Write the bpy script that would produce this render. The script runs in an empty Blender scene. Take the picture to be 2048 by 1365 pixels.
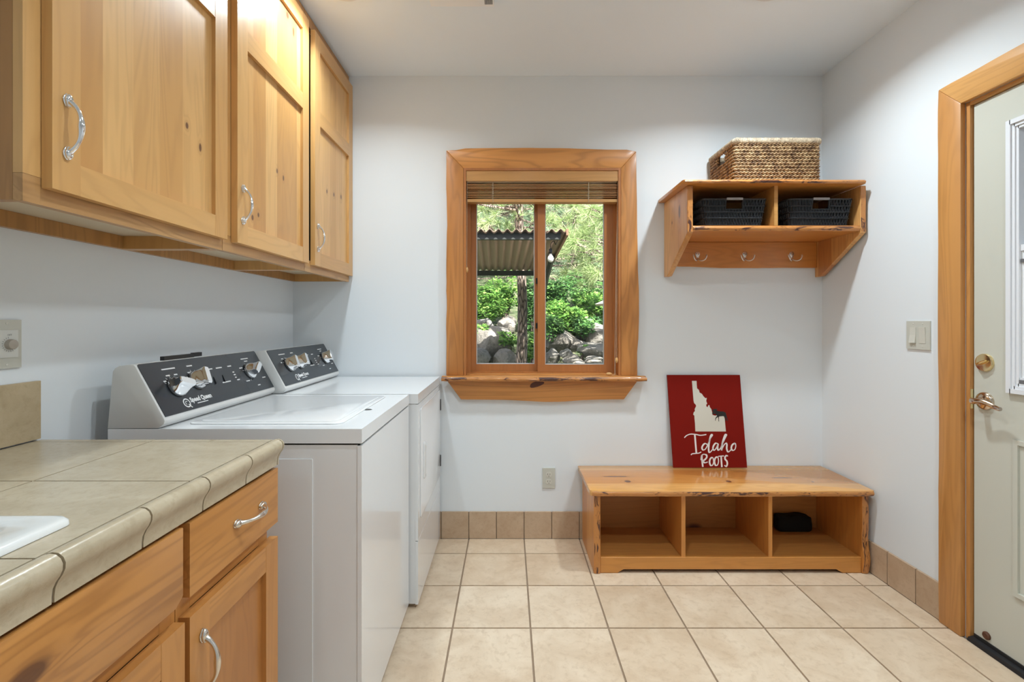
import bpy, bmesh, math, random
from mathutils import Vector, Matrix, noise
R = random.Random(7)
PI = math.pi
SC = bpy.context.scene
COL = SC.collection

# ------------------------------------------------------------------ camera, world, sun, exposure
FPX = 970.0                                   # focal length in pixels of the 2048 px frame
cam = bpy.data.cameras.new('camera')
cam.sensor_fit = 'HORIZONTAL'; cam.sensor_width = 36.0
cam.lens = FPX / 2048 * 36
cam.shift_x = (1024 - 1017) / 2048
cam.shift_y = -(682.5 - 644) / 2048
cam.clip_start = 0.02; cam.clip_end = 200
camo = bpy.data.objects.new('camera', cam); COL.objects.link(camo)
camo.location = (0, 0, 1.223); camo.rotation_euler = (PI / 2, 0, 0)
SC.camera = camo

world = bpy.data.worlds.new('sky'); SC.world = world; world.use_nodes = True
wn = world.node_tree.nodes; wl = world.node_tree.links
for n in list(wn): wn.remove(n)
wo = wn.new('ShaderNodeOutputWorld'); wb = wn.new('ShaderNodeBackground'); ws = wn.new('ShaderNodeTexSky')
ws.sky_type = 'NISHITA'; ws.sun_disc = False; ws.sun_elevation = math.radians(52); ws.sun_rotation = math.radians(200)
ws.air_density = 1.0; ws.dust_density = 4.0
wb.inputs['Strength'].default_value = 0.30
wl.new(ws.outputs[0], wb.inputs[0]); wl.new(wb.outputs[0], wo.inputs[0])

sun = bpy.data.lights.new('sun', 'SUN'); sun.energy = 19.0; sun.angle = math.radians(0.6); sun.color = (1.0, .95, .86)
suno = bpy.data.objects.new('sun', sun); COL.objects.link(suno)
suno.rotation_euler = (math.radians(42), 0, math.radians(28)); suno.location = (2, -4, 8)

CAN_WATTS = 16.2; CAN_COLOR = (.81, .935, 1.0); CAN_SPREAD = math.radians(146)
SC.view_settings.view_transform = 'Standard'; SC.view_settings.look = 'None'
SC.view_settings.exposure = 0.1; SC.view_settings.gamma = 1.0; SC.view_settings.use_curve_mapping = False
SC.cycles.max_bounces = 7; SC.cycles.diffuse_bounces = 4; SC.cycles.glossy_bounces = 3; SC.cycles.use_adaptive_sampling = True; SC.cycles.adaptive_threshold = .04
SC.cycles.transparent_max_bounces = 8; SC.cycles.sample_clamp_indirect = 6.0
try: SC.cycles.use_denoising = True
except Exception: pass

# ------------------------------------------------------------------ helpers
ORG = {}

def fin(me, smooth):
    if smooth is not None:
        me.polygons.foreach_set('use_smooth', [True] * len(me.polygons))
        me.set_sharp_from_angle(angle=math.radians(smooth))
    me.update()

class B:
    """collects shapes in world coordinates"""
    def __init__(s): s.v = []; s.f = []
    def add(s, vs, fs):
        n = len(s.v); s.v += [tuple(p) for p in vs]; s.f += [tuple(i + n for i in f) for f in fs]; return s
    def bm(s, bm, bev, seg):
        if bev:
            es = [e for e in bm.edges if len(e.link_faces) == 2 and e.calc_face_angle(0) > .5]
            bmesh.ops.bevel(bm, geom=es, offset=bev, offset_type='OFFSET', segments=seg, profile=.5, affect='EDGES', clamp_overlap=True)
        bm.verts.index_update()
        s.add([v.co[:] for v in bm.verts], [[v.index for v in f.verts] for f in bm.faces]); bm.free(); return s
    def box(s, x0, x1, y0, y1, z0, z1, bev=0, seg=1):
        vs = [(x, y, z) for x in (x0, x1) for y in (y0, y1) for z in (z0, z1)]
        fs = [(0, 1, 3, 2), (4, 6, 7, 5), (0, 4, 5, 1), (2, 3, 7, 6), (0, 2, 6, 4), (1, 5, 7, 3)]
        if not bev: return s.add(vs, fs)
        bm = bmesh.new(); vv = [bm.verts.new(p) for p in vs]
        for f in fs: bm.faces.new([vv[i] for i in f])
        return s.bm(bm, bev, seg)
    def prism(s, poly, axis, a, b, bev=0, seg=1):
        def m(p, t):
            return {'x': (t, p[0], p[1]), 'y': (p[0], t, p[1]), 'z': (p[0], p[1], t)}[axis]
        n = len(poly); vs = [m(p, a) for p in poly] + [m(p, b) for p in poly]
        fs = [tuple(range(n)), tuple(range(2 * n - 1, n - 1, -1))] + [(i, i + n, (i + 1) % n + n, (i + 1) % n) for i in range(n)]
        bm = bmesh.new(); vv = [bm.verts.new(p) for p in vs]
        for f in fs:
            try: bm.faces.new([vv[i] for i in f])
            except ValueError: pass
        bmesh.ops.recalc_face_normals(bm, faces=bm.faces[:])
        return s.bm(bm, bev, seg)
    def tube(s, pts, r, n=8, closed=False, cap=True, sq=(1, 1), up=(0, 0, 1)):
        P = [Vector(p) for p in pts]; m = len(P); rr = r if isinstance(r, (list, tuple)) else [r] * m
        vs = []; prev = None
        for i, p in enumerate(P):
            t = (P[(i + 1) % m] - P[i - 1]) if closed else (P[min(i + 1, m - 1)] - P[max(i - 1, 0)])
            t = t.normalized() if t.length > 1e-9 else Vector((0, 0, 1))
            if prev is None:
                a = Vector(up)
                if abs(a.dot(t)) > .95: a = Vector((1, 0, 0))
                u = (a - t * a.dot(t)).normalized()
            else:
                u = prev - t * prev.dot(t); u = u.normalized() if u.length > 1e-6 else prev
            prev = u; w = t.cross(u)
            for k in range(n):
                an = 2 * PI * k / n
                vs.append(p + (u * math.cos(an) * sq[0] + w * math.sin(an) * sq[1]) * rr[i])
        fs = []
        for i in range(m if closed else m - 1):
            j = (i + 1) % m
            for k in range(n): fs.append((i * n + k, i * n + (k + 1) % n, j * n + (k + 1) % n, j * n + k))
        if cap and not closed: fs += [tuple(range(n - 1, -1, -1)), tuple((m - 1) * n + k for k in range(n))]
        return s.add(vs, fs)
    def lathe(s, prof, o, ax, n=24, caps=True):
        o = Vector(o); ax = Vector(ax).normalized(); a = Vector((0, 0, 1)) if abs(ax.z) < .9 else Vector((1, 0, 0))
        u = (a - ax * a.dot(ax)).normalized(); w = ax.cross(u); vs = []
        for r, h in prof:
            for k in range(n):
                an = 2 * PI * k / n; vs.append(o + ax * h + (u * math.cos(an) + w * math.sin(an)) * r)
        fs = [(i * n + k, i * n + (k + 1) % n, (i + 1) * n + (k + 1) % n, (i + 1) * n + k) for i in range(len(prof) - 1) for k in range(n)]
        if caps: fs += [tuple(range(n - 1, -1, -1)), tuple((len(prof) - 1) * n + k for k in range(n))]
        return s.add(vs, fs)
    def xf(s, M): s.v = [tuple(M @ Vector(p)) for p in s.v]; return s
    def mesh(s, name, mat, smooth=None, off=(0, 0, 0)):
        o = Vector(off); me = bpy.data.meshes.new(name)
        me.from_pydata([(p[0] - o.x, p[1] - o.y, p[2] - o.z) for p in s.v], [], s.f)
        if mat: me.materials.append(mat)
        bm = bmesh.new(); bm.from_mesh(me); bmesh.ops.recalc_face_normals(bm, faces=bm.faces[:]); bm.to_mesh(me); bm.free()
        fin(me, smooth); return me

def link(name, me, parent=None, loc=(0, 0, 0)):
    o = bpy.data.objects.new(name, me); COL.objects.link(o); o.location = loc
    if parent: o.parent = parent
    return o
def tag(o, label=None, cat=None, group=None, kind=None):
    for k, v in (('label', label), ('category', cat), ('group', group), ('kind', kind)):
        if v: o[k] = v
    return o
def thing(name, label, cat, base, group=None, kind=None):
    o = link(name, None, None, base); o.empty_display_size = .05; ORG[o.name] = Vector(base); return tag(o, label, cat, group, kind)
def part(name, b, mat, parent, smooth=None, label=None, kind=None):
    """b in world coordinates; the part's own origin is its root's"""
    org = ORG[parent.name]; o = link(name, b.mesh(name, mat, smooth, org), parent); ORG[o.name] = org
    return tag(o, label, None, None, kind)
def single(name, b, mat, label, cat=None, base=(0, 0, 0), group=None, kind=None, smooth=None):
    o = link(name, b.mesh(name, mat, smooth, base), None, base); ORG[o.name] = Vector(base); return tag(o, label, cat, group, kind)
def inst(name, me, parent, wloc):
    """shared mesh placed at a world location under parent"""
    o = link(name, me, parent, Vector(wloc) - ORG[parent.name]); ORG[o.name] = ORG[parent.name]; return o

def spline(pts, k=8, closed=False):
    P = [Vector(p) for p in pts]; n = len(P); out = []
    for i in range(n if closed else n - 1):
        g = lambda j: P[j % n] if closed else P[max(0, min(n - 1, j))]
        a, b, c, d = g(i - 1), g(i), g(i + 1), g(i + 2)
        for q in range(k):
            t = q / k
            out.append(.5 * ((2 * b) + (c - a) * t + (2 * a - 5 * b + 4 * c - d) * t * t + (3 * b - a - 3 * c + d) * t ** 3))
    if not closed: out.append(P[-1])
    return out
def wob(t, seed, amp, f=3.0):
    return amp * (noise.noise((t * f, seed * 7.3, 1.7)) + .45 * noise.noise((t * f * 3.1, seed * 3.1, 9.2)))

# ------------------------------------------------------------------ materials
class N:
    def __init__(s, name):
        s.m = bpy.data.materials.new(name); s.m.use_nodes = True; s.t = s.m.node_tree
        s.b = s.t.nodes['Principled BSDF']; s.out = s.t.nodes['Material Output']
    def n(s, typ, **kw):
        x = s.t.nodes.new(typ)
        for k, v in kw.items():
            if k.startswith('i_'):
                key = k[2:]; x.inputs[int(key) if key.isdigit() else key].default_value = v
            else: setattr(x, k, v)
        return x
    def l(s, a, b): s.t.links.new(a, b)
    def math(s, op, a, b=None, c=None, clamp=False):
        x = s.n('ShaderNodeMath', operation=op); x.use_clamp = clamp
        for i, q in enumerate((a, b, c)):
            if q is None: continue
            if isinstance(q, (int, float)): x.inputs[i].default_value = q
            else: s.l(q, x.inputs[i])
        return x.outputs[0]
    def vmath(s, op, a, b):
        x = s.n('ShaderNodeVectorMath', operation=op)
        for i, q in enumerate((a, b)):
            if isinstance(q, (tuple, list)): x.inputs[i].default_value = q
            elif q is not None: s.l(q, x.inputs[i])
        return x.outputs[0]
    def mix(s, fac, a, b, mode='MIX'):
        x = s.n('ShaderNodeMix', data_type='RGBA', blend_type=mode)
        for key, q in ((0, fac), (6, a), (7, b)):
            if isinstance(q, (int, float)): x.inputs[key].default_value = q
            elif isinstance(q, (tuple, list)): x.inputs[key].default_value = (*q[:3], 1)
            else: s.l(q, x.inputs[key])
        return x.outputs[2]
    def ramp(s, fac, stops, interp='LINEAR'):
        x = s.n('ShaderNodeValToRGB'); x.color_ramp.interpolation = interp
        e = x.color_ramp.elements
        while len(e) < len(stops): e.new(.5)
        for el, (p, c) in zip(e, stops):
            el.position = p; el.color = (*c[:3], 1) if isinstance(c, (tuple, list)) else (c, c, c, 1)
        s.l(fac, x.inputs[0]); return x.outputs[0]
    def noise(s, vec, scale, detail=2, rough=.5, dist=0):
        x = s.n('ShaderNodeTexNoise'); x.inputs['Scale'].default_value = scale; x.inputs['Detail'].default_value = detail
        x.inputs['Roughness'].default_value = rough; x.inputs['Distortion'].default_value = dist
        s.l(vec, x.inputs['Vector']); return x
    def coord(s): return s.n('ShaderNodeTexCoord').outputs['Object']
    def rand(s): return s.n('ShaderNodeObjectInfo').outputs['Random']
    def bump(s, h, strength, dist=.01):
        x = s.n('ShaderNodeBump'); x.inputs['Strength'].default_value = strength; x.inputs['Distance'].default_value = dist
        s.l(h, x.inputs['Height']); s.l(x.outputs[0], s.b.inputs['Normal'])
    def p(s, **kw):
        for k, v in kw.items():
            s.b.inputs[k.replace('_', ' ')].default_value = (*v, 1) if isinstance(v, tuple) and len(v) == 3 else v
        return s

def flat(name, col, rough=.5, metal=0, **kw):
    q = N(name); q.p(Base_Color=col, Roughness=rough, Metallic=metal, **kw); return q.m

def wood(name, light, mid, dark, axis='z', rough=.38, strip=None, knots=.5, ring=.5, coat=.15, knot_scale=2.6, blotch=.35, spots=(), org=(0, 0, 0), plane='yz', tvar=.7, bands=None):
    q = N(name); ai = 'xyz'.index(axis)
    light, mid = [(c[0] * 1.02, c[1] * .93, c[2] * .74) for c in (light, mid)]
    rnd = q.rand(); co = q.coord()
    off = q.n('ShaderNodeCombineXYZ')
    for i, k in enumerate((17.3, 29.1, 41.7)): q.l(q.math('MULTIPLY', rnd, k), off.inputs[i])
    vec = q.vmath('ADD', co, off.outputs[0])
    tone = q.math('MULTIPLY_ADD', rnd, .3, -.15)
    if strip:                                     # glued-up boards: each strip has its own tone and grain
        sx, w = strip; sep = q.n('ShaderNodeSeparateXYZ'); q.l(vec, sep.inputs[0])
        idx = q.math('FLOOR', q.math('DIVIDE', sep.outputs['xyz'.index(sx)], w))
        wn_ = q.n('ShaderNodeTexWhiteNoise', noise_dimensions='1D'); q.l(idx, wn_.inputs['W'])
        tone = q.math('ADD', tone, q.math('MULTIPLY_ADD', wn_.outputs[0], tvar, -tvar / 2))
        o2 = q.n('ShaderNodeCombineXYZ'); q.l(q.math('MULTIPLY', wn_.outputs[0], 9.0), o2.inputs[ai]); q.l(q.math('MULTIPLY', wn_.outputs[0], 3.3), o2.inputs[(ai + 1) % 3])
        vec = q.vmath('ADD', vec, o2.outputs[0])
    if bands:                                     # boards of known width: (axis, [(edge, change of tone)])
        bx_ = q.n('ShaderNodeSeparateXYZ'); q.l(q.vmath('ADD', co, tuple(org)), bx_.inputs[0]); cb = bx_.outputs['xyz'.index(bands[0])]
        cb = q.math('ADD', cb, q.math('MULTIPLY', q.noise(co, 2.5, 1).outputs['Fac'], .012))
        for th_, dl_ in bands[1]: tone = q.math('ADD', tone, q.math('MULTIPLY', q.math('GREATER_THAN', cb, th_ + .006), dl_))
    st = [1.0, 1.0, 1.0]; st[ai] = .10
    gv = q.vmath('MULTIPLY', vec, tuple(st))
    kst = [1.0, 1.0, 1.0]; kst[ai] = .55
    vo = q.n('ShaderNodeTexVoronoi', feature='F1'); vo.inputs['Scale'].default_value = knot_scale; vo.inputs['Randomness'].default_value = 1
    q.l(q.vmath('MULTIPLY', vec, tuple(kst)), vo.inputs['Vector'])
    sepc = q.n('ShaderNodeSeparateColor'); q.l(vo.outputs['Color'], sepc.inputs[0])
    keep = q.math('LESS_THAN', sepc.outputs[0], knots)
    size = q.math('MULTIPLY_ADD', sepc.outputs[1], .022, .012)
    size = q.math('MULTIPLY', size, knot_scale)
    kd = q.math('DIVIDE', vo.outputs['Distance'], size)
    halo = q.math('MULTIPLY', keep, q.math('POWER', q.math('SUBTRACT', 1.0, q.math('DIVIDE', kd, 5.0), clamp=True), 2.0))
    kmask = q.math('MULTIPLY', keep, q.math('MULTIPLY', q.math('SUBTRACT', 1.25, kd, clamp=True), 3.0, clamp=True))
    if spots:                                     # knots at known places of this board
        sp_ = q.n('ShaderNodeSeparateXYZ'); q.l(q.vmath('ADD', co, tuple(org)), sp_.inputs[0]); u_, v_ = sp_.outputs['xyz'.index(plane[0])], sp_.outputs['xyz'.index(plane[1])]
        halo = kmask = None
        for (a_, b_, ra, rb) in spots:
            d_ = q.math('SQRT', q.math('ADD', q.math('POWER', q.math('DIVIDE', q.math('SUBTRACT', u_, a_), ra), 2.0), q.math('POWER', q.math('DIVIDE', q.math('SUBTRACT', v_, b_), rb), 2.0)))
            h_ = q.math('POWER', q.math('SUBTRACT', 1.0, q.math('DIVIDE', d_, 4.0), clamp=True), 2.0); k_ = q.math('MULTIPLY', q.math('SUBTRACT', 1.2, d_, clamp=True), 2.2, clamp=True)
            halo = h_ if halo is None else q.math('MAXIMUM', halo, h_); kmask = k_ if kmask is None else q.math('MAXIMUM', kmask, k_)
        kmask = q.math('MULTIPLY', kmask, .85)
    n1 = q.noise(gv, 7.0, 3, .5, .6).outputs['Fac']
    n1 = q.math('MULTIPLY_ADD', halo, .22, n1)
    rings = q.math('MULTIPLY_ADD', q.math('SINE', q.math('MULTIPLY', n1, 85.0)), .5, .5)
    rings = q.math('POWER', rings, 2.2)
    fst = [1.0, 1.0, 1.0]; fst[ai] = .03
    fine = q.noise(q.vmath('MULTIPLY', vec, tuple(fst)), 160.0, 2, .6).outputs['Fac']
    bst = [1.0, 1.0, 1.0]; bst[ai] = .22
    broad = q.noise(q.vmath('MULTIPLY', vec, tuple(bst)), 5.0, 2, .5).outputs['Fac']
    f1 = q.math('ADD', q.math('MULTIPLY_ADD', broad, blotch * 2.4, .5 - blotch * 1.2), tone, clamp=True)
    c = q.mix(f1, light, mid)
    c = q.mix(q.math('MULTIPLY', rings, ring * .55), c, tuple(.55 * a + .45 * b for a, b in zip(mid, dark)))
    c = q.mix(q.math('MULTIPLY', fine, .22), c, mid)
    c = q.mix(q.math('MULTIPLY', halo, .55), c, tuple(.6 * a + .4 * b for a, b in zip(mid, dark)))
    c = q.mix(kmask, c, dark)
    q.l(c, q.b.inputs['Base Color'])
    q.p(Roughness=rough, Coat_Weight=coat, Coat_Roughness=.18)
    return q.m

def tile(name, a, b, c, rough=.35, var=.5, scale=7.0):
    q = N(name); rnd = q.rand(); co = q.coord(); off = q.n('ShaderNodeCombineXYZ')
    for i, k in enumerate((13.7, 31.9, 7.7)): q.l(q.math('MULTIPLY', rnd, k), off.inputs[i])
    v = q.vmath('ADD', co, off.outputs[0])
    n1 = q.noise(v, scale, 5, .62, .8).outputs['Fac']; n2 = q.noise(v, scale * 6, 4, .7, .3).outputs['Fac']
    f = q.math('ADD', q.math('MULTIPLY_ADD', n1, 2.0, -.55), q.math('MULTIPLY_ADD', rnd, var, -var / 2), clamp=True)
    col = q.mix(f, a, b); col = q.mix(q.math('MULTIPLY', q.ramp(n2, [(.5, 0.0), (.78, 1.0)]), .55), col, c)
    q.l(col, q.b.inputs['Base Color']); q.p(Roughness=rough)
    q.bump(q.math('ADD', n2, n1), .12, .004); return q.m

def paint(name, col, rough=.65):
    q = N(name); v = q.coord(); n2 = q.noise(v, 1.3, 2, .5).outputs['Fac']
    q.l(q.mix(q.math('MULTIPLY', n2, .12), col, tuple(x * .93 for x in col)), q.b.inputs['Base Color'])
    q.p(Roughness=rough); return q.m

def metal(name, col, rough): return flat(name, col, rough, 1.0)

M = {}
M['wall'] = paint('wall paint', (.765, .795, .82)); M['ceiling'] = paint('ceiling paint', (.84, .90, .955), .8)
M['grout'] = flat('grout', (.33, .235, .16), .9); M['cgrout'] = flat('counter grout', (.24, .19, .135), .9)
M['floor_tile'] = tile('floor tile', (.62, .455, .305), (.82, .67, .505), (.50, .345, .215), .30, .45, 5.5)
M['base_tile'] = tile('baseboard tile', (.47, .325, .21), (.58, .43, .30), (.38, .25, .155), .4, .4, 9.0)
M['splash_tile'] = tile('backsplash tile', (.43, .33, .195), (.54, .43, .28), (.36, .265, .15), .35, .2, 11.0)
M['counter_tile'] = tile('counter tile', (.46, .375, .255), (.575, .485, .35), (.38, .30, .19), .27, .25, 9.0)
PL, PM, PD = (.76, .50, .25), (.56, .315, .125), (.10, .035, .02)
M['cab_v'] = wood('pine vertical grain', PL, PM, PD, 'z', .33, ('y', .093), .22, .35, .2)
M['cab_y'] = wood('pine rail grain', PL, PM, PD, 'y', .33, None, .08, .3, .08)
M['cab_stile'] = wood('pine stile grain', PL, PM, PD, 'z', .33, None, .04, .3, .08)
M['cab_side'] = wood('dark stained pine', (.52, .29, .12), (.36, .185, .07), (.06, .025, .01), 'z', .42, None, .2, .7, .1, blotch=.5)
M['cab_under'] = flat('cabinet underside', (.66, .54, .37), .5)
M['cab_worn'] = wood('worn pine rail', (.62, .40, .21), (.40, .22, .095), (.10, .04, .015), 'y', .42, None, .1, .8, .1, blotch=.6)
M['shadow_in'] = flat('painted gap shadow', (.03, .018, .01), .8)  # near-black colour standing for the shade inside the cabinets
BL, BM, BD = (.64, .325, .115), (.46, .205, .06), (.09, .025, .01)
M['base_y'] = wood('pine drawer grain', BL, BM, BD, 'y', .35, None, .35, .7, .2, 2.0)
M['base_z'] = wood('pine base stile', BL, BM, BD, 'z', .35, None, .05, .35, .2)
M['base_panel'] = wood('pine base panel', (.50, .235, .08), (.38, .155, .045), BD, 'z', .36, ('y', .09), .15, .45, .2)
TL, TM, TD = (.76, .38, .135), (.46, .20, .065), (.06, .02, .008)
M['trim_x'] = wood('window trim across', TL, TM, TD, 'x', .42, None, .2, .7, .1, blotch=.8)
M['trim_z'] = wood('window trim upright', TL, TM, TD, 'z', .42, None, .12, .75, .1, blotch=.9)
M['dtrim_z'] = wood('door trim upright', (.66, .36, .14), (.46, .21, .07), TD, 'z', .42, None, .06, .4, .1, blotch=.5)
M['dtrim_y'] = wood('door trim across', (.72, .42, .18), (.58, .31, .11), TD, 'y', .42, None, .05, .4, .1)
M['sash'] = wood('sash wood', (.52, .22, .07), (.36, .135, .042), TD, 'z', .4, None, .03, .3, .15)
M['blind'] = wood('blind slat wood', (.52, .27, .115), (.40, .18, .065), TD, 'x', .4, None, .03, .5, .1)
M['valance'] = wood('valance wood', (.62, .38, .165), (.50, .26, .10), TD, 'x', .4, None, .04, .4, .1)
SL, SM, SD = (.70, .33, .095), (.53, .205, .05), (.085, .02, .008)
M['bench_x'] = wood('bench pine across', (.74, .41, .15), (.58, .255, .075), SD, 'x', .22, ('y', .105), .35, .45, .45, 2.2)
M['bench_in'] = wood('bench inside pine', (.60, .31, .10), (.45, .20, .06), SD, 'x', .45, None, .4, .4, .05)
M['bench_z'] = wood('bench pine upright', SL, SM, SD, 'z', .35, ('y', .14), .25, .4, .25)
M['bench_f'] = wood('bench pine front', (.68, .34, .10), (.55, .235, .06), SD, 'x', .32, None, .1, .4, .25)
M['shelf_x'] = wood('shelf pine across', SL, SM, SD, 'x', .33, None, .2, .4, .25)
M['shelf_z'] = wood('shelf pine upright', (.70, .38, .15), (.50, .21, .07), SD, 'z', .33, ('y', .12), .25, .4, .25)
M['shelf_in'] = wood('shelf inside pine', (.58, .33, .12), (.45, .22, .07), SD, 'x', .45, None, .2, .4, .05)

def bark_edge(name, axis):                     # waney edge with dark flecks of bark
    q = N(name); v = q.coord(); st = [1, 1, 1]; st['xyz'.index(axis)] = .3
    n1 = q.noise(q.vmath('MULTIPLY', v, tuple(st)), 45, 4, .65, 1.0).outputs['Fac']
    n2 = q.noise(v, 5, 2).outputs['Fac']
    f = q.ramp(q.math('MULTIPLY_ADD', n2, .5, q.math('MULTIPLY', n1, .8)), [(.66, 0.0), (.74, 1.0)])
    q.l(q.mix(f, q.mix(n1, (.62, .27, .07), (.45, .16, .04)), (.075, .022, .012)), q.b.inputs['Base Color'])
    q.p(Roughness=.35, Coat_Weight=.3); q.bump(n1, .5, .006); return q.m
M['bark_x'] = bark_edge('waney edge across', 'x'); M['bark_z'] = bark_edge('waney edge upright', 'z')

M['enamel'] = flat('white enamel', (.84, .845, .855), .16, Coat_Weight=.4, Coat_Roughness=.06)
M['enamel_shaded'] = flat('shaded enamel copy', (.60, .60, .60), .42)  # white enamel greyed to hold the shade of the machine sides; unused
M['plastic'] = flat('white console plastic', (.74, .735, .72), .4)
M['panel'] = flat('charcoal control panel', (.030, .036, .044), .22)
M['chrome'] = metal('polished chrome', (.86, .87, .89), .08)
M['nickel'] = metal('satin nickel', (.74, .71, .66), .22)
M['hook'] = metal('brushed nickel', (.80, .78, .74), .38)
M['brass'] = metal('polished brass', (.80, .64, .36), .16)
M['bronze'] = metal('pale bronze', (.66, .55, .44), .16)
M['black'] = flat('black plastic', (.012, .012, .013), .4)
M['rubber'] = flat('black rubber', (.012, .012, .014), .55)
M['print'] = flat('white print', (.80, .80, .80), .5)
M['print_dark'] = flat('dark print', (.05, .05, .05), .6)
M['almond'] = flat('almond plate plastic', (.56, .55, .485), .4)
M['almond_l'] = flat('almond switch plastic', (.62, .60, .53), .35)
M['insert'] = flat('timer insert', (.66, .66, .62), .35)
M['sink'] = flat('white sink enamel', (.82, .82, .80), .12, Coat_Weight=.5)
M['door'] = paint('door paint', (.60, .595, .52), .42)
M['vinyl'] = flat('white door lite vinyl', (.80, .81, .84), .35)
M['fabric_w'] = flat('white shade', (.84, .84, .85), .7)
M['cord'] = flat('pale cord', (.55, .46, .34), .8)
M['tassel'] = wood('tassel wood', (.74, .48, .24), (.6, .36, .16), TD, 'z', .4, None, 0, .2)
M['glow_edge'] = flat('painted edge glow', (.62, .63, .64), .4)  # pale grey that paints the backlight along the glass edges
M['red'] = paint('barn red paint', (.205, .0085, .0045), .75); M['red'].node_tree.nodes['Principled BSDF'].inputs['Specular IOR Level'].default_value = .12
M['cream'] = flat('cream paint', (.66, .63, .55), .6); M['letter'] = flat('white lettering', (.84, .80, .78), .55)
M['soft_black'] = flat('black fabric', (.004, .004, .004), .95)
M['plug'] = flat('brown bumper', (.10, .035, .015), .6)

def glass(name):
    q = N(name); t = q.t; tr = q.n('ShaderNodeBsdfTransparent'); gl = q.n('ShaderNodeBsdfGlossy'); gl.inputs['Roughness'].default_value = .02
    fr = q.n('ShaderNodeFresnel'); fr.inputs['IOR'].default_value = 1.3; mx = q.n('ShaderNodeMixShader')
    tr.inputs['Color'].default_value = (.96, .975, .97, 1)
    q.l(fr.outputs[0], mx.inputs[0]); q.l(tr.outputs[0], mx.inputs[1]); q.l(gl.outputs[0], mx.inputs[2]); q.l(mx.outputs[0], q.out.inputs['Surface']); return q.m
M['glass'] = glass('window glass')
def emit(name, col, s):
    q = N(name); q.p(Base_Color=col, Emission_Color=col, Emission_Strength=s); return q.m

def wicker(name, cols, scale):
    q = N(name); v = q.coord(); n1 = q.noise(v, scale, 3, .6, .4).outputs['Fac']; n2 = q.noise(v, scale * 5, 2).outputs['Fac']
    q.l(q.ramp(q.math('MULTIPLY_ADD', n2, .35, q.math('MULTIPLY', n1, .8)), cols), q.b.inputs['Base Color']); q.p(Roughness=.6); q.bump(n2, .4, .003); return q.m
M['seagrass'] = wicker('twisted seagrass', [(.36, (.040, .020, .012)), (.49, (.17, .088, .040)), (.60, (.36, .22, .105)), (.76, (.52, .37, .205))], 32)
M['seagrass_rim'] = wicker('seagrass rim', [(.3, (.09, .07, .055)), (.5, (.36, .27, .18)), (.72, (.60, .48, .33))], 60)
M['wicker_black'] = flat('black wicker', (.016, .017, .020), .30)

# ------------------------------------------------------------------ the room (camera at x 0, y 0; back wall at y 2.741)
XL, XR, YB, YF, ZC = -1.218, 1.773, 2.741, -1.35, 2.613
OX0, OX1, OZ0, OZ1 = -.252, .630, .893, 2.086          # window opening
DY0, DY1, DZ1 = .928, 1.880, 2.070                     # door opening

fl = single('floor', B().box(XL - .14, XR + .14, YF - .14, YB + .14, -.12, -.005), M['grout'], 'beige ceramic tile floor with brown grout lines', 'floor', kind='structure')
P = .311; gx0 = -.2233; gy0 = 2.557; g = .0075
tcache = {}
def tile_mesh(w, d, h, mat, bev=.0025, key='t'):
    k = (round(w, 4), round(d, 4), round(h, 4), mat.name)
    if k not in tcache: tcache[k] = B().box(-w / 2, w / 2, -d / 2, d / 2, -h, 0, bev).mesh(key, mat, 40)
    return tcache[k]
for i in range(-4, 8):
    for j in range(-13, 2):
        x0, x1 = max(gx0 + i * P + g / 2, XL + .012), min(gx0 + (i + 1) * P - g / 2, XR - .012)
        y0, y1 = max(gy0 + j * P + g / 2, YF + .012), min(gy0 + (j + 1) * P - g / 2, YB - .011)
        if x1 - x0 < .01 or y1 - y0 < .01: continue
        inst('floor_tile', tile_mesh(x1 - x0, y1 - y0, .012, M['floor_tile'], .002, 'floor_tile'), fl, ((x0 + x1) / 2, (y0 + y1) / 2, 0.0))
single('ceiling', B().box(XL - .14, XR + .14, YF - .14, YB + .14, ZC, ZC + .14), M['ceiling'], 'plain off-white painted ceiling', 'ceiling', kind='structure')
T = .14
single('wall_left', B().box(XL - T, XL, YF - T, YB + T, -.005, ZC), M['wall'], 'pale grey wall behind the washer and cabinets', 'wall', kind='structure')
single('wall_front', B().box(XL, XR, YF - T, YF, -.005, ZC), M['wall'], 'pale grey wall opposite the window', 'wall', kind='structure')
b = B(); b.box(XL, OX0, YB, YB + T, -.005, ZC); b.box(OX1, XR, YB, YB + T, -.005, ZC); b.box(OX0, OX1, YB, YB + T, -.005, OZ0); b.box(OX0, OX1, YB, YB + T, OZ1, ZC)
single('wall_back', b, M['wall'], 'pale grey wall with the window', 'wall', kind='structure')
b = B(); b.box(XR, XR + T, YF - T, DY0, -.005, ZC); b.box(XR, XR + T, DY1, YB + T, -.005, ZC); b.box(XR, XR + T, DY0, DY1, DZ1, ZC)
single('wall_right', b, M['wall'], 'pale grey wall with the door', 'wall', kind='structure')

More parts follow.
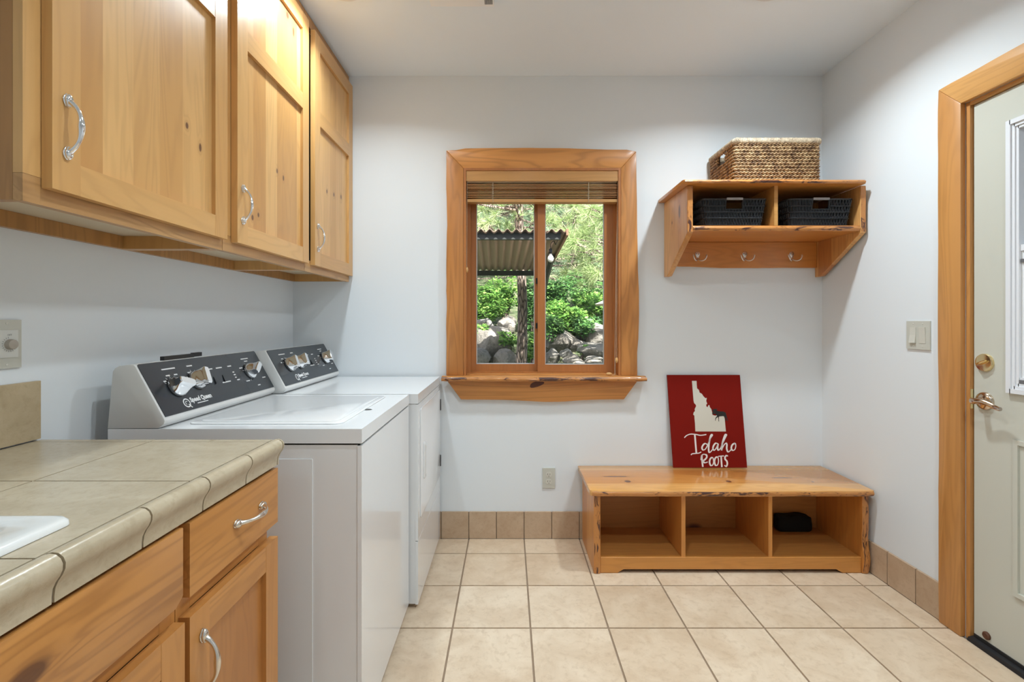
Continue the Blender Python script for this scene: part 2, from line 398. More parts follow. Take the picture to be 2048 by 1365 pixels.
# tile baseboards
BH = .152
bb = single('baseboard_back', B().box(XL + .001, XR - .001, YB - .006, YB - .0005, .001, BH - .003), M['grout'], 'beige tile baseboard under the window', 'baseboard', kind='structure')
pw = .1555
for i in range(-7, 14):
    x0, x1 = max(gx0 + i * pw + .0025, XL + .012), min(gx0 + (i + 1) * pw - .0025, XR - .002)
    if x1 - x0 < .012: continue
    me = B().box(-(x1 - x0) / 2, (x1 - x0) / 2, -.011, 0, 0.002, BH, .0025, 2).mesh('baseboard_tile', M['base_tile'], 40) if abs(x1 - x0 - pw + .005) > 1e-4 else tcache.setdefault('bb', B().box(-(pw - .005) / 2, (pw - .005) / 2, -.011, 0, .002, BH, .0025, 2).mesh('baseboard_tile', M['base_tile'], 40))
    inst('baseboard_tile', me, bb, ((x0 + x1) / 2, YB - .0006, 0))
br = single('baseboard_right', B().box(XR - .006, XR - .0005, DY1 + .1, YB - .001, .001, BH - .003), M['grout'], 'beige tile baseboard beside the door', 'baseboard', kind='structure')
for i in range(-2, 4):
    y0, y1 = max(2.256 + i * .157 + .0025, DY1 + .101), min(2.256 + (i + 1) * .157 - .0025, YB - .012)
    if y1 - y0 < .012: continue
    inst('baseboard_tile', B().box(-.011, 0, -(y1 - y0) / 2, (y1 - y0) / 2, .002, BH, .0025, 2).mesh('baseboard_tile', M['base_tile'], 40), br, (XR - .0006, (y0 + y1) / 2, 0))

# ------------------------------------------------------------------ ceiling lights and fan
lens = emit('lamp lens', (.92, .97, 1.0), 28.0)
def can(x, y, label, k):
    t = thing('ceiling_light', label, 'ceiling light', (x, y, ZC), 'round ceiling lights')
    part('trim_ring', B().lathe([(.092, 0), (.095, -.004), (.088, -.010), (.070, -.012), (.066, -.006), (.066, 0)], (x, y, ZC), (0, 0, 1), 40), M['print'], t, 50)
    part('lens', B().lathe([(.066, -.006), (.060, -.014), (.045, -.021), (.022, -.025), (.004, -.026)], (x, y, ZC), (0, 0, 1), 32), lens, t, 60)
    la = bpy.data.lights.new('ceiling_lamp', 'AREA'); la.shape = 'DISK'; la.size = .09; la.energy = CAN_WATTS * k; la.color = CAN_COLOR; la.spread = CAN_SPREAD
    lo = bpy.data.objects.new('ceiling_lamp', la); COL.objects.link(lo); lo.parent = t; lo.location = (0, 0, -.030)
can(-.69, 2.0, 'round white ceiling light in front of the upper cabinets', 0.54)
can(1.10, 2.0, 'round white ceiling light in front of the wall shelf', 0.84)
can(.16, 1.0, 'round white ceiling light in the middle of the ceiling', 0.52)
can(-.68, -.45, 'round white ceiling light behind the sink', 0.12)
can(.95, .3, 'unseen round ceiling light placed to brighten the upper cabinet fronts', 0.75)  # out of view, positioned to throw light on the upper cabinet fronts
t = thing('exhaust_fan', 'square white exhaust fan grille on the ceiling', 'fan', (-.2, 1.98, ZC))
b = B().box(-.338, -.063, 1.84, 2.115, ZC - .014, ZC - .001, .01, 3)
part('cover', b, flat('fan cover', (.90, .90, .90), .4), t, 40)
for i in range(7): part('louvre', B().box(-.102 + i * .005, -.0995 + i * .005, 1.88, 2.10, ZC - .0155, ZC - .0138), M['print_dark'], t)

# ------------------------------------------------------------------ window
win = thing('window_1', 'sliding wood window with waney-edge honey pine trim', 'window', (.19, YB, OZ0), kind='structure')
YT = 2.716                                     # face of the trim
def side_casing(xo, xi, zt_o, zt_i, z0, seed, sgn, amp):
    pts = []
    for k in range(25):
        t_ = k / 24; z = z0 + (zt_o - z0) * t_
        env = math.sin(PI * min(1, max(0, t_))) ** .4
        pts.append((xo + sgn * (wob(t_, seed, amp, 4) * env), z))
    return [(xi, z0)] + pts + [(xi, zt_i)]
zo, zi = 2.184, 2.083
part('casing', B().prism(side_casing(-.349, -.252, zo, zi, .922, 3, -1, .012), 'y', YT, YB - .0005, .003, 2), M['trim_z'], win, 40)
rp = [(.630, .922), (.722, .922), (.721, 1.05), (.728, 1.13), (.732, 1.26), (.731, 1.40), (.725, 1.52), (.7245, 1.62), (.721, 1.75), (.720, 1.9), (.717, 2.05), (.716, zo - .006), (.630, zi)]
part('casing', B().prism(rp, 'y', YT, YB - .0005, .003, 2), M['trim_z'], win, 40)
hp = [(-.252, zi), (-.349, zo)] + [(-.349 + 1.065 * k / 20, zo + .004 + .012 * (1 - abs(k - 4) / 16) * (k > 1) + wob(k / 20, 5, .006, 4)) for k in range(1, 20)] + [(.716, zo - .006), (.630, zi)]
part('head_casing', B().prism(hp, 'y', YT, YB - .0005, .003, 2), M['trim_x'], win, 40)
# stool and apron
sp = [(-.372, 2.716), (-.372, 2.70)] + [(-.372 + 1.135 * k / 30, 2.668 + wob(k / 30, 11, .006, 6) + (.02 if k in (0, 30) else 0)) for k in range(31)] + [(.763, 2.70), (.763, 2.716)]
sp = [(x, y) for x, y in sp] + [(.660, 2.7405), (.660, 2.7405), (.629, 2.7405), (.629, 2.79), (-.251, 2.79), (-.251, 2.7405)]
sp = [p for i, p in enumerate(sp) if i == 0 or (abs(p[0] - sp[i - 1][0]) + abs(p[1] - sp[i - 1][1])) > 1e-4]
st_ = part('sill_board', B().prism(sp, 'z', .8935, .9215, .004, 2), M['trim_x'], win, 40)
eb = B(); top = []; bot = []
for k in range(61):
    x = -.370 + 1.131 * k / 60; y = 2.6665 + wob(k / 60, 11, .006, 6)
    for z, dy in ((.918, .004), (.912, -.002), (.903, -.004 + wob(k / 60, 2, .003, 30)), (.896, .002)): top.append((x, y + dy - .001, z))
eb.add(top, [(k * 4 + q, (k + 1) * 4 + q, (k + 1) * 4 + q + 1, k * 4 + q + 1) for k in range(60) for q in range(3)])
part('waney_edge', eb, M['bark_x'], st_, 60)
ap = [(-.343, .892)] + [(-.266 + .912 * k / 24, .788 - .014 * math.exp(-((k - 12.5) / 5) ** 2) + wob(k / 24, 8, .003, 5)) for k in range(25)] + [(.722, .892)]
part('apron', B().prism(ap, 'y', 2.712, YB - .0005, .003, 2), M['trim_x'], win, 40)
q = [(.150 + .040 * math.cos(a) * (1 + .25 * math.cos(a)), .872 + .016 * math.sin(a) + .010 * math.cos(a)) for a in [k * PI / 12 for k in range(24)]]
part('knot', B().prism(q, 'y', 2.7112, 2.7122), flat('knot', (.095, .026, .012), .4), win)
# jamb liners, frame, sashes
b = B(); b.box(-.251, -.238, 2.7165, 2.875, .922, OZ1 - .001); part('jamb', b, M['sash'], win)
b = B(); b.box(.616, .629, 2.7165, 2.875, .922, OZ1 - .001); part('jamb', b, M['sash'], win)
b = B(); b.box(-.238, .616, 2.7165, 2.875, OZ1 - .014, OZ1 - .001); part('jamb', b, M['sash'], win)
def ring(x0, x1, z0, z1, wl_, wr, wb_, wt, y0, y1, bev=.002):
    r = B(); r.box(x0, x0 + wl_, y0, y1, z0, z1, bev); r.box(x1 - wr, x1, y0, y1, z0, z1, bev)
    r.box(x0 + wl_, x1 - wr, y0, y1, z0, z0 + wb_, bev); r.box(x0 + wl_, x1 - wr, y0, y1, z1 - wt, z1, bev); return r
part('window_frame', ring(-.238, .616, .9225, OZ1 - .015, .020, .018, .013, .02, 2.79, 2.870), M['sash'], win, 40)
part('frame_sill', B().box(-.237, .615, 2.742, 2.789, .9218, .927, .001), M['trim_x'], win)
def sash(x0, x1, z0, z1, wl_, wr, wb_, wt, y0, y1, name):
    s = part('sash', ring(x0, x1, z0, z1, wl_, wr, wb_, wt, y0, y1), M['sash'], win, 40)
    part('glass_edge_glow', ring(x0 + wl_, x1 - wr, z0 + wb_, z1 - wt, .004, .004, .005, .004, (y0 + y1) / 2 - .006, (y0 + y1) / 2 + .006, 0), M['glow_edge'], s)  # thin pale strips added to imitate backlight around the pane
    part('pane', B().box(x0 + wl_ + .001, x1 - wr - .001, (y0 + y1) / 2 - .002, (y0 + y1) / 2 + .002, z0 + wb_ + .001, z1 - wt - .001), M['glass'], s)
sash(-.2175, .178, .936, 2.05, .030, .026, .040, .03, 2.826, 2.856, 'left')
sash(.168, .5975, .936, 2.05, .043, .046, .040, .03, 2.792, 2.822, 'right')
for z in (1.46, 1.20): part('sash_latch', B().box(.158, .1675, 2.806, 2.8255, z - .016, z + .016, .003, 2), M['black'], win)

# ------------------------------------------------------------------ blind
bl = thing('window_blind', 'raised honey wooden venetian blind at the top of the window', 'blind', (.19, 2.75, 1.89))
part('valance', B().box(-.2435, .6215, 2.722, 2.734, 2.014, 2.080, .003, 2), M['valance'], bl, 40)
part('headrail', B().box(-.233, .611, 2.7345, 2.784, 2.010, 2.060), M['cab_under'], bl)
zt = 2.000
for i in range(11):
    z = zt - i * .0074 + R.uniform(-.0006, .0006); tlt = R.uniform(-.0016, .0016); y0 = 2.733 + R.uniform(-.0015, .002)
    pr = [(y0, z - .0014 + tlt), (y0 + .012, z + .0002 + tlt * .5), (y0 + .025, z + .0008), (y0 + .049, z - .0008 - tlt), (y0 + .049, z + .0016 - tlt), (y0 + .025, z + .0032), (y0 + .012, z + .0027 + tlt * .5), (y0, z + .0014 + tlt)]
    part('slat', B().prism(pr, 'x', -.236 + R.uniform(0, .002), .6135), M['blind'], bl)
part('bottom_rail', B().box(-.236, .6135, 2.731, 2.784, 1.898, 1.9145, .004, 2), M['valance'], bl, 40)
for x in (-.0877, .451):
    c = B(); c.tube([(x, 2.7295, 2.012), (x + .001, 2.7285, 1.96), (x, 2.7290, 1.905), (x + .001, 2.731, 1.896)], .0011, 5)
    for i in range(8): c.tube([(x, 2.7285, 1.995 - i * .011), (x + R.uniform(-.012, -.004), 2.726, 1.991 - i * .011), (x + R.uniform(-.004, .008), 2.727, 1.987 - i * .011), (x, 2.7285, 1.984 - i * .011)], .0009, 4)
    part('ladder_cord', c, M['cord'], bl, 60)
part('tilt_cord', B().tube([(-.2325, 2.727, 2.012), (-.2335, 2.728, 1.75), (-.2345, 2.728, 1.525)], .0012, 5), M['cord'], bl, 60)
part('lift_cord', B().tube([(.6205, 2.7265, 2.012), (.612, 2.727, 1.6), (.6085, 2.727, 1.22), (.6085, 2.727, 1.02)], .0013, 5), M['cord'], bl, 60)
part('lift_cord', B().tube([(.6155, 2.7265, 2.012), (.605, 2.728, 1.5), (.600, 2.729, 1.1), (.598, 2.725, .96), (.596, 2.715, .9260), (.580, 2.708, .9243)], .0013, 5), M['cord'], bl, 60)
def tassel(p, ax): part('tassel', B().lathe([(.002, 0), (.0055, .003), (.0085, .012), (.009, .020), (.0065, .029), (.004, .032)], p, ax, 14), M['tassel'], bl, 60)
tassel((-.2350, 2.7275, 1.498), (0, 0, 1)); tassel((.6085, 2.727, .990), (0, 0, 1)); tassel((.577, 2.705, .9318), (-1, .05, 0))

# ------------------------------------------------------------------ upper cabinets
def pull_mesh(vertical):
    h = B(); pts = []; rr = []
    for k in range(25):
        t_ = -1 + 2 * k / 24; pts.append((.005 + .025 * (1 - abs(t_) ** 2.6) ** .8, 0, .050 * t_)); rr.append(.0036 + .0028 * math.exp(-(t_ / .38) ** 2) + .0028 * abs(t_) ** 6)
    h.tube(pts, rr, 12)
    for s in (-1, 1):
        e = []
        for k in range(7):
            t_ = k / 6; e.append(((.0055 + .0005 * math.sin(t_ * PI)), 0, s * (.040 + .026 * t_)))
        h.tube(e, [.0035, .0058, .0078, .0086, .0080, .0058, .0015], 14, sq=(.62, 1.0), up=(1, 0, 0))
        h.tube([(.0015, 0, q_[2]) for q_ in e], [.004, .0066, .0088, .0098, .0090, .0066, .002], 14, sq=(.25, 1.0), up=(1, 0, 0))
    if not vertical: h.xf(Matrix.Rotation(PI / 2, 4, 'X'))
    return h.mesh('handle', M['chrome'] if vertical else M['nickel'], 60)
PULL_V = pull_mesh(True); PULL_V2 = PULL_V.copy(); PULL_V2.materials.clear(); PULL_V2.materials.append(M['nickel']); PULL_H = pull_mesh(False)

def panel_door(root, x, y0, y1, z0, z1, sw, rails, mats, hz, hy, pull, th=.021):
    """x: front face; rails: list of (z0, z1)"""
    d = part('door', B().box(x - .017, x - .0115, y0 + sw - .006, y1 - sw + .006, z0 + .04, z1 - .04), mats[0], root)
    for a, c in ((y0, y0 + sw), (y1 - sw, y1)): part('stile', B().box(x - th, x, a, c, z0, z1, .0018), mats[1], d)
    for a, c in rails: part('rail', B().box(x - th + .0004, x - .0004, y0 + sw, y1 - sw, a, c, .0012), mats[2], d)
    if hz is not None: inst('handle', pull, d, (x, hy, hz))
    return d
UX0, UXF, UXD = XL + .001, -.9015, -.8795       # wall, face frame, door face
UZ0, UZ1 = 1.448, ZC - .006
units = [(.900, 1.527, .935, 1.518, 'pine upper cabinet nearest the camera with a stained dark side'), (1.529, 2.139, 1.574, 2.138, 'middle pine upper cabinet between the other two'), (2.141, YB - .002, 2.205, YB - .004, 'pine upper cabinet in the corner by the window wall')]
UKN = [[(1.344, 1.767, .006, .009), (1.402, 1.727, .006, .012)],
       [(1.868, 1.804, .006, .009), (1.92, 1.792, .006, .011), (1.688, 1.586, .007, .010), (1.728, 1.604, .006, .008), (1.64, 2.06, .004, .012), (1.955, 2.46, .012, .014), (2.01, 2.425, .008, .020)],
       [(2.38, 1.863, .007, .010), (2.475, 1.872, .008, .010), (2.58, 1.888, .008, .012)]]
for i, (a, c, d0, d1, lab) in enumerate(units):
    t = thing('upper_cabinet', lab, 'cabinet', ((UX0 + UXF) / 2, (a + c) / 2, UZ0), 'pine upper cabinets')
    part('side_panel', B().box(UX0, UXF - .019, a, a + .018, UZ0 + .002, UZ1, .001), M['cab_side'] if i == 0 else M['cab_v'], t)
    part('side_panel', B().box(UX0, UXF - .019, c - .018, c, UZ0 + .002, UZ1, .001), M['cab_v'], t)
    part('bottom_panel', B().box(UX0, UXF - .0195, a + .0185, c - .0185, UZ0 + .042, UZ0 + .058), M['cab_under'], t)
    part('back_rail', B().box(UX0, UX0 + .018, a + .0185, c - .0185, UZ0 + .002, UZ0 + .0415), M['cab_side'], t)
    f = B(); f.box(UXF - .0185, UXF, a, c, UZ0, UZ0 + .052, .0015)
    part('face_frame', f, M['cab_worn'], t)
    for s0, s1 in ((a, a + .045), (c - .045, c)): part('frame_stile', B().box(UXF - .0185, UXF, s0, s1, UZ0 + .0525, UZ1 - .0505), M['cab_stile'], t)
    part('frame_rail', B().box(UXF - .0185, UXF, a, c, UZ1 - .05, UZ1), M['cab_side'], t)  # dark pine here puts the shade under the ceiling into the colour
    part('gap_shadow', B().box(UXF - .03, UXF - .0195, a + .046, c - .046, UZ0 + .059, UZ1 - .05), M['shadow_in'], t)  # near-black sheet paints the shade behind the doors
    z0, z1 = 1.481, 2.552
    pmat = wood('pine door panel', PL, PM, PD, 'z', .36, ('y', .087), 0, .35, .08, spots=UKN[i], org=ORG[t.name], tvar=1.1)
    panel_door(t, UXD, d0, d1, z0, z1, .062, [(z0, z0 + .063), (2.138, 2.204), (z1 - .07, z1)], (pmat, M['cab_stile'], M['cab_y']), 1.611, d0 + .030, PULL_V)

# ------------------------------------------------------------------ base cabinets
CX1 = -.594; CFX = -.6155; CZT = .8495; KZ = .10       # door face, frame face
def base_cab(a, c, label, drawer, doors, false_front):
    t = thing('base_cabinet', label, 'cabinet', ((UX0 + CFX) / 2, (a + c) / 2, 0), 'pine base cabinets')
    part('side_panel', B().box(UX0, CFX - .019, a, a + .018, KZ, CZT), M['base_z'], t); part('side_panel', B().box(UX0, CFX - .019, c - .018, c, KZ, CZT), M['base_z'], t)
    part('bottom_panel', B().box(UX0, CFX - .019, a + .0185, c - .0185, KZ, KZ + .018), M['cab_under'], t)
    part('toe_kick', B().box(CFX - .09, CFX - .072, a, c, .001, KZ - .0005), M['base_y'], t)
    for z0, z1 in ((KZ, KZ + .04), (.672, .712), (CZT - .035, CZT)): part('frame_rail', B().box(CFX - .0185, CFX, a + .0405, c - .0405, z0, z1), M['base_y'], t)
    for s0, s1 in ((a, a + .04), (c - .04, c)): part('frame_stile', B().box(CFX - .0185, CFX, s0, s1, KZ, CZT), M['base_z'], t)
    part('gap_shadow', B().box(CFX - .03, CFX - .02, a + .03, c - .03, KZ + .02, CZT - .01), M['shadow_in'], t)  # same painted shade behind the base doors and drawer
    if drawer:
        y0, y1 = drawer; dr = part('drawer', B().box(CFX + .0005, CX1, y0, y1, .7085, .847, .0022, 2), M['base_y'], t, 40)
        inst('handle', PULL_H, dr, (CX1, (y0 + y1) / 2 + .035, .782))
    if false_front:
        ffm = wood('pine false front', BL, BM, BD, 'y', .35, None, 0, 1.0, .2, spots=[(.598, .783, .030, .015)], org=ORG[t.name], blotch=.7)
        y0, y1 = false_front; pr = [(y0, .7085), (y1 - .02, .7085), (y1, .722), (y1, .847), (y0, .847)]
        part('false_front', B().prism(pr, 'x', CFX + .0005, CX1, .0022, 2), ffm, t, 40)
    for y0, y1, hy in doors:
        z0, z1 = .13, .671
        panel_door(t, CX1, y0, y1, z0, z1, .060, [(z0, z0 + .06), (z1 - .062, z1)], (M['base_panel'], M['base_z'], M['base_y']), .562, hy, PULL_V2)
base_cab(.896, 1.235, 'narrow pine base cabinet with one drawer, beside the washer', (.904, 1.249), [(.904, 1.249, .940)], None)
base_cab(.045, .894, 'wide pine sink base cabinet with a false drawer front', None, [(.482, .890, .52), (.055, .470, .43)], (.055, .887))

# ------------------------------------------------------------------ tiled counter and sink
CT = .919; SX0, SX1, SY0, SY1 = -1.085, -.655, .205, .735           # counter top; sink outline
HX0, HX1, HY0, HY1 = SX0 + .03, SX1 - .03, SY0 + .02, SY1 - .02      # cut-out
ct = thing('tile_countertop', 'beige tiled countertop with rounded tile nosing', 'countertop', (-.9, .62, CZT))
CE = 1.252; CS = .035
b = B(); b.box(UX0, HX0, CS, CE - .003, CZT + .0005, CT - .002); b.box(HX1, -.6075, CS, CE - .003, CZT + .0005, CT - .002); b.box(HX0, HX1, CS, HY0, CZT + .0005, CT - .002); b.box(HX0, HX1, HY1, CE - .003, CZT + .0005, CT - .002)
b.box(-.6075, -.601, CS, CE - .003, .862, CT - .012)
part('grout_bed', b, M['cgrout'], ct)
def cut(r, h):
    x0, x1, y0, y1 = r; a0, a1, b0, b1 = max(x0, h[0]), min(x1, h[1]), max(y0, h[2]), min(y1, h[3])
    if a0 >= a1 or b0 >= b1: return [r]
    o = [(x0, a0, y0, y1), (a1, x1, y0, y1), (a0, a1, y0, b0), (a0, a1, b1, y1)]
    return [q for q in o if q[1] - q[0] > .002 and q[3] - q[2] > .002]
xj = [-.607, -.908, XL + .011]; yj = [1.228, .925, .622, .319, CS]
for i in range(2):
    for j in range(4):
        x0, x1, y0, y1 = xj[i + 1] + .0018, xj[i] - .0018, yj[j + 1] + .0018, yj[j] - .0018
        rs = cut((x0, x1, y0, y1), (HX0, HX1, HY0, HY1)); b = B()
        for r in rs: b.box(*r, CT - .008, CT, .0012 if len(rs) == 1 else 0)
        if rs: part('counter_tile', b, M['counter_tile'], ct, 40)
for k in range(4):
    x1 = -.607 - .0015 - k * .1515; x0 = max(x1 - .1485, XL + .012)
    part('edge_tile', B().box(x0, x1, 1.230, CE, CT - .008, CT - .0003, .0015), M['counter_tile'], ct, 40)
prof = [(-.6055, CT), (-.597, CT + .0022), (-.589, CT + .001), (-.5825, CT - .004), (-.5795, CT - .011), (-.5800, CT - .019), (-.5835, CT - .027), (-.5890, CT - .035), (-.5930, CT - .044), (-.5945, CT - .055), (-.5945, CT - .064), (-.602, CT - .064), (-.6055, CT - .030)]
prof = [(p.x, p.y) for p in [Vector((a, z, 0)) for a, z in prof]]
nj = [1.247, 1.098, .943, .788, .633, .478, .323, .168, CS]
for k in range(8):
    y0, y1 = nj[k + 1] + .002, nj[k] - .002
    part('nosing_tile', B().prism(prof, 'y', y0, y1, 0), M['counter_tile'], ct, 55)
part('nosing_end', B().prism([(x - .0 if True else x, z - .0006) for x, z in prof], 'y', 1.249, CE + .002), M['counter_tile'], ct, 55)
part('nosing_grout', B().prism([(-.604, CT - .004), (-.590, CT - .004), (-.583, CT - .012), (-.5945 - .002, CT - .045), (-.5965, CT - .062), (-.604, CT - .062)], 'y', CS + .001, CE - .002), M['cgrout'], ct)
bs = thing('tile_backsplash', 'low beige tile backsplash along the left wall', 'backsplash', (XL, .7, CT))
part('grout_bed', B().box(UX0, UX0 + .004, CS, 1.249, CT + .001, 1.0705), M['cgrout'], bs)
for k in range(4):
    y1 = 1.2515 - k * .306; y0 = max(y1 - .302, CS)
    part('backsplash_tile', B().box(UX0 + .0005, UX0 + .0105, y0, y1, CT + .003, 1.071, .002, 2), M['splash_tile'], bs, 40)

sk = thing('sink', 'white enamel drop-in sink set in the tiled counter', 'sink', ((SX0 + SX1) / 2, (SY0 + SY1) / 2, CT))
def rr(x0, x1, y0, y1, r, n=6):
    o = []
    for cx_, cy_, a0 in ((x1 - r, y1 - r, 0), (x0 + r, y1 - r, PI / 2), (x0 + r, y0 + r, PI), (x1 - r, y0 + r, 1.5 * PI)):
        for k in range(n + 1): a = a0 + PI / 2 * k / n; o.append((cx_ + r * math.cos(a), cy_ + r * math.sin(a)))
    return o
loops = [(0, .018, CT + .0008), (.001, .018, CT + .007), (.006, .018, CT + .011), (.014, .02, CT + .0115), (.050, .05, CT + .0105), (.057, .055, CT + .007), (.062, .06, CT - .004), (.072, .07, CT - .014), (.082, .07, CT - .020), (.090, .075, CT - .05), (.105, .08, CT - .13), (.14, .08, CT - .155), (.19, .02, CT - .16)]
sv = []; sf = []
for o_, r_, z_ in loops: sv += [(x, y, z_) for x, y in rr(SX0 + o_, SX1 - o_, SY0 + o_ * .45, SY1 - o_ * .45, r_)]
nn = 28
for i in range(len(loops) - 1):
    for k in range(nn): sf.append((i * nn + k, i * nn + (k + 1) % nn, (i + 1) * nn + (k + 1) % nn, (i + 1) * nn + k))
sf.append(tuple((len(loops) - 1) * nn + k for k in range(nn)))
part('basin', B().add(sv, sf), M['sink'], sk, 60)
part('drain', B().lathe([(.0, .002), (.02, .002), (.032, .0035), (.038, .002), (.038, 0)], ((SX0 + SX1) / 2, (SY0 + SY1) / 2, CT - .1598), (0, 0, 1), 24, False), M['chrome'], sk, 60)

# ------------------------------------------------------------------ washer and dryer
def text_mesh(s, size, mat, name, xf, bold=.0):
    cu = bpy.data.curves.new(name, 'FONT'); cu.body = s; cu.size = size; cu.offset = bold; cu.resolution_u = 3
    o = bpy.data.objects.new(name, cu); COL.objects.link(o); dg = bpy.context.evaluated_depsgraph_get()
    me = bpy.data.meshes.new_from_object(o.evaluated_get(dg)); bpy.data.objects.remove(o); bpy.data.curves.remove(cu)
    out = B(); out.add([xf(v.co.x, v.co.y) for v in me.vertices], [tuple(p.vertices) for p in me.polygons]); bpy.data.meshes.remove(me); return out
def knob(o, n, u, v, ang, scale=1.0):
    """chrome knob: round skirt closing into a blade grip"""
    k_ = B(); rows = [(0, .029, .029), (.004, .030, .030), (.010, .0285, .0285), (.018, .0265, .0225), (.026, .0265, .016), (.034, .028, .0125), (.040, .0285, .0110), (.0425, .0265, .009)]
    c, s = math.cos(ang), math.sin(ang); nn_ = 32; vs = []
    for h, a, b_ in rows:
        e = 2.0 + (h / .0425) * 3.0
        for k in range(nn_):
            t_ = 2 * PI * k / nn_; ct_, st2 = math.cos(t_), math.sin(t_)
            x = a * math.copysign(abs(ct_) ** (2 / e), ct_) * scale; y = b_ * math.copysign(abs(st2) ** (2 / e), st2) * scale
            vs.append(Vector(o) + Vector(n) * h * scale + Vector(u) * (x * c - y * s) + Vector(v) * (x * s + y * c))
    fs = [(i * nn_ + k, i * nn_ + (k + 1) % nn_, (i + 1) * nn_ + (k + 1) % nn_, (i + 1) * nn_ + k) for i in range(len(rows) - 1) for k in range(nn_)]
    fs += [tuple(range(nn_)), tuple((len(rows) - 1) * nn_ + k for k in range(nn_))]
    return k_.add(vs, fs)
def console(t, dx, y0, y1, knobs, sws, dashes, qpos, boxes):
    pr = [(-1.152, .9158), (-1.137, 1.080), (-1.130, 1.090), (-1.118, 1.096), (-1.086, 1.1005), (-1.078, 1.0995), (-1.072, 1.0955), (-.990, .9465), (-.9865, .938), (-.9895, .929), (-1.005, .9165)]
    pr = [(x + dx, z) for x, z in pr]
    c = part('console', B().prism([(x, z) for x, z in pr], 'y', y0, y1, .0035, 2) if False else B().prism(pr, 'y', y0, y1, .003, 2), M['plastic'], t, 35)
    A = Vector((-.990 + dx, y0, .9465)); u = Vector((0, 1, 0)); v = Vector((-.082, 0, .149)).normalized(); n = Vector((v.z, 0, -v.x))
    L = y1 - y0; PT = lambda s, q_, h=0: A + u * s + v * q_ + n * h
    e = .007; pts = [(e, .001), (L - e, .001), (L - e, .168), (L - e - .002, .172), (L - e - .006, .1738), (e + .006, .1738), (e + .002, .172), (e, .168)]
    pb = B(); m = len(pts); pb.add([PT(a, q_, .0004) for a, q_ in pts] + [PT(a, q_, .0022) for a, q_ in pts], [tuple(range(m)), tuple(range(m, 2 * m))] + [(i, (i + 1) % m, (i + 1) % m + m, i + m) for i in range(m)])
    pn = part('control_panel', pb, M['panel'], t, None, 'charcoal control panel with white print')
    H = .0026
    def quad(bb_, s, q_, w, h): bb_.add([PT(s, q_, H), PT(s + w, q_, H), PT(s + w, q_ + h, H), PT(s, q_ + h, H)], [(0, 1, 2, 3)])
    lg = B()
    for s, q_, w in dashes: quad(lg, s, q_, w, .0042)
    for i, (s, q_, ang) in enumerate(knobs):
        for k in range(5):
            a = math.radians((150 if i < 2 else 165) - k * (28 if i < 2 else 70)); r0, r1 = .034, .041; d = Vector((math.cos(a), math.sin(a)))
            w = Vector((-d.y, d.x)) * .0007
            lg.add([PT(s + d.x * r0 + w.x, q_ + d.y * r0 + w.y, H), PT(s + d.x * r1 + w.x, q_ + d.y * r1 + w.y, H), PT(s + d.x * r1 - w.x, q_ + d.y * r1 - w.y, H), PT(s + d.x * r0 - w.x, q_ + d.y * r0 - w.y, H)], [(0, 1, 2, 3)])
    part('legend_print', lg, M['print'], pn, None, None, 'stuff')
    for s, q_, ang in knobs: 
        kb = part('knob', knob(PT(s, q_, .0022), n, u, v, ang, 1.08), M['chrome'], t, 40, 'chrome control knob')
        part('knob_skirt', B().lathe([(.0335, .0), (.0335, .003), (.030, .004)], PT(s, q_, .0023), n, 28), M['black'], kb, 50)
    for s, q_ in sws: part('switch', B().add([PT(s - a, q_ + c_, h) for a, c_, h in ((.006, -.016, .002), (.002, -.016, .002), (-.006, .012, .002), (-.002, .012, .002), (.006, -.016, .006), (.002, -.016, .006), (-.006, .012, .004), (-.002, .012, .004))], [(0, 1, 5, 4), (2, 3, 7, 6), (4, 5, 6, 7), (0, 4, 7, 3), (1, 2, 6, 5), (0, 3, 2, 1)]), M['black'], t)
    qs, qq = qpos
    rg = B()
    def arc(r0, r1, a0, a1, cx_=0, cy_=0):
        m_ = 24; vs = []
        for k in range(m_ + 1):
            a = a0 + (a1 - a0) * k / m_
            vs += [PT(qs + cx_ + r0 * math.cos(a), qq + cy_ + r0 * math.sin(a), H), PT(qs + cx_ + r1 * math.cos(a), qq + cy_ + r1 * math.sin(a), H)]
        rg.add(vs, [(2 * k, 2 * k + 1, 2 * k + 3, 2 * k + 2) for k in range(m_)])
    arc(.0115, .0155, 0, 2 * PI); arc(.0045, .0065, .6, PI + 1.2)
    rg.add([PT(qs + x, qq + y, H) for x, y in ((.003, -.006), (.006, -.004), (.016, -.018), (.012, -.019))], [(0, 1, 2, 3)])
    part('logo', rg, M['print'], pn)
    part('lettering', text_mesh('Speed Queen', .0215, M['print'], 'lettering', lambda x, y: PT(qs + .0195 + x * .92, qq - .001 + y, H), .0011), M['print'], pn)
    tg = B(); quad(tg, qs + .045, qq - .0105, .055, .0028); part('tagline_print', tg, M['print'], pn)
    return c, PT

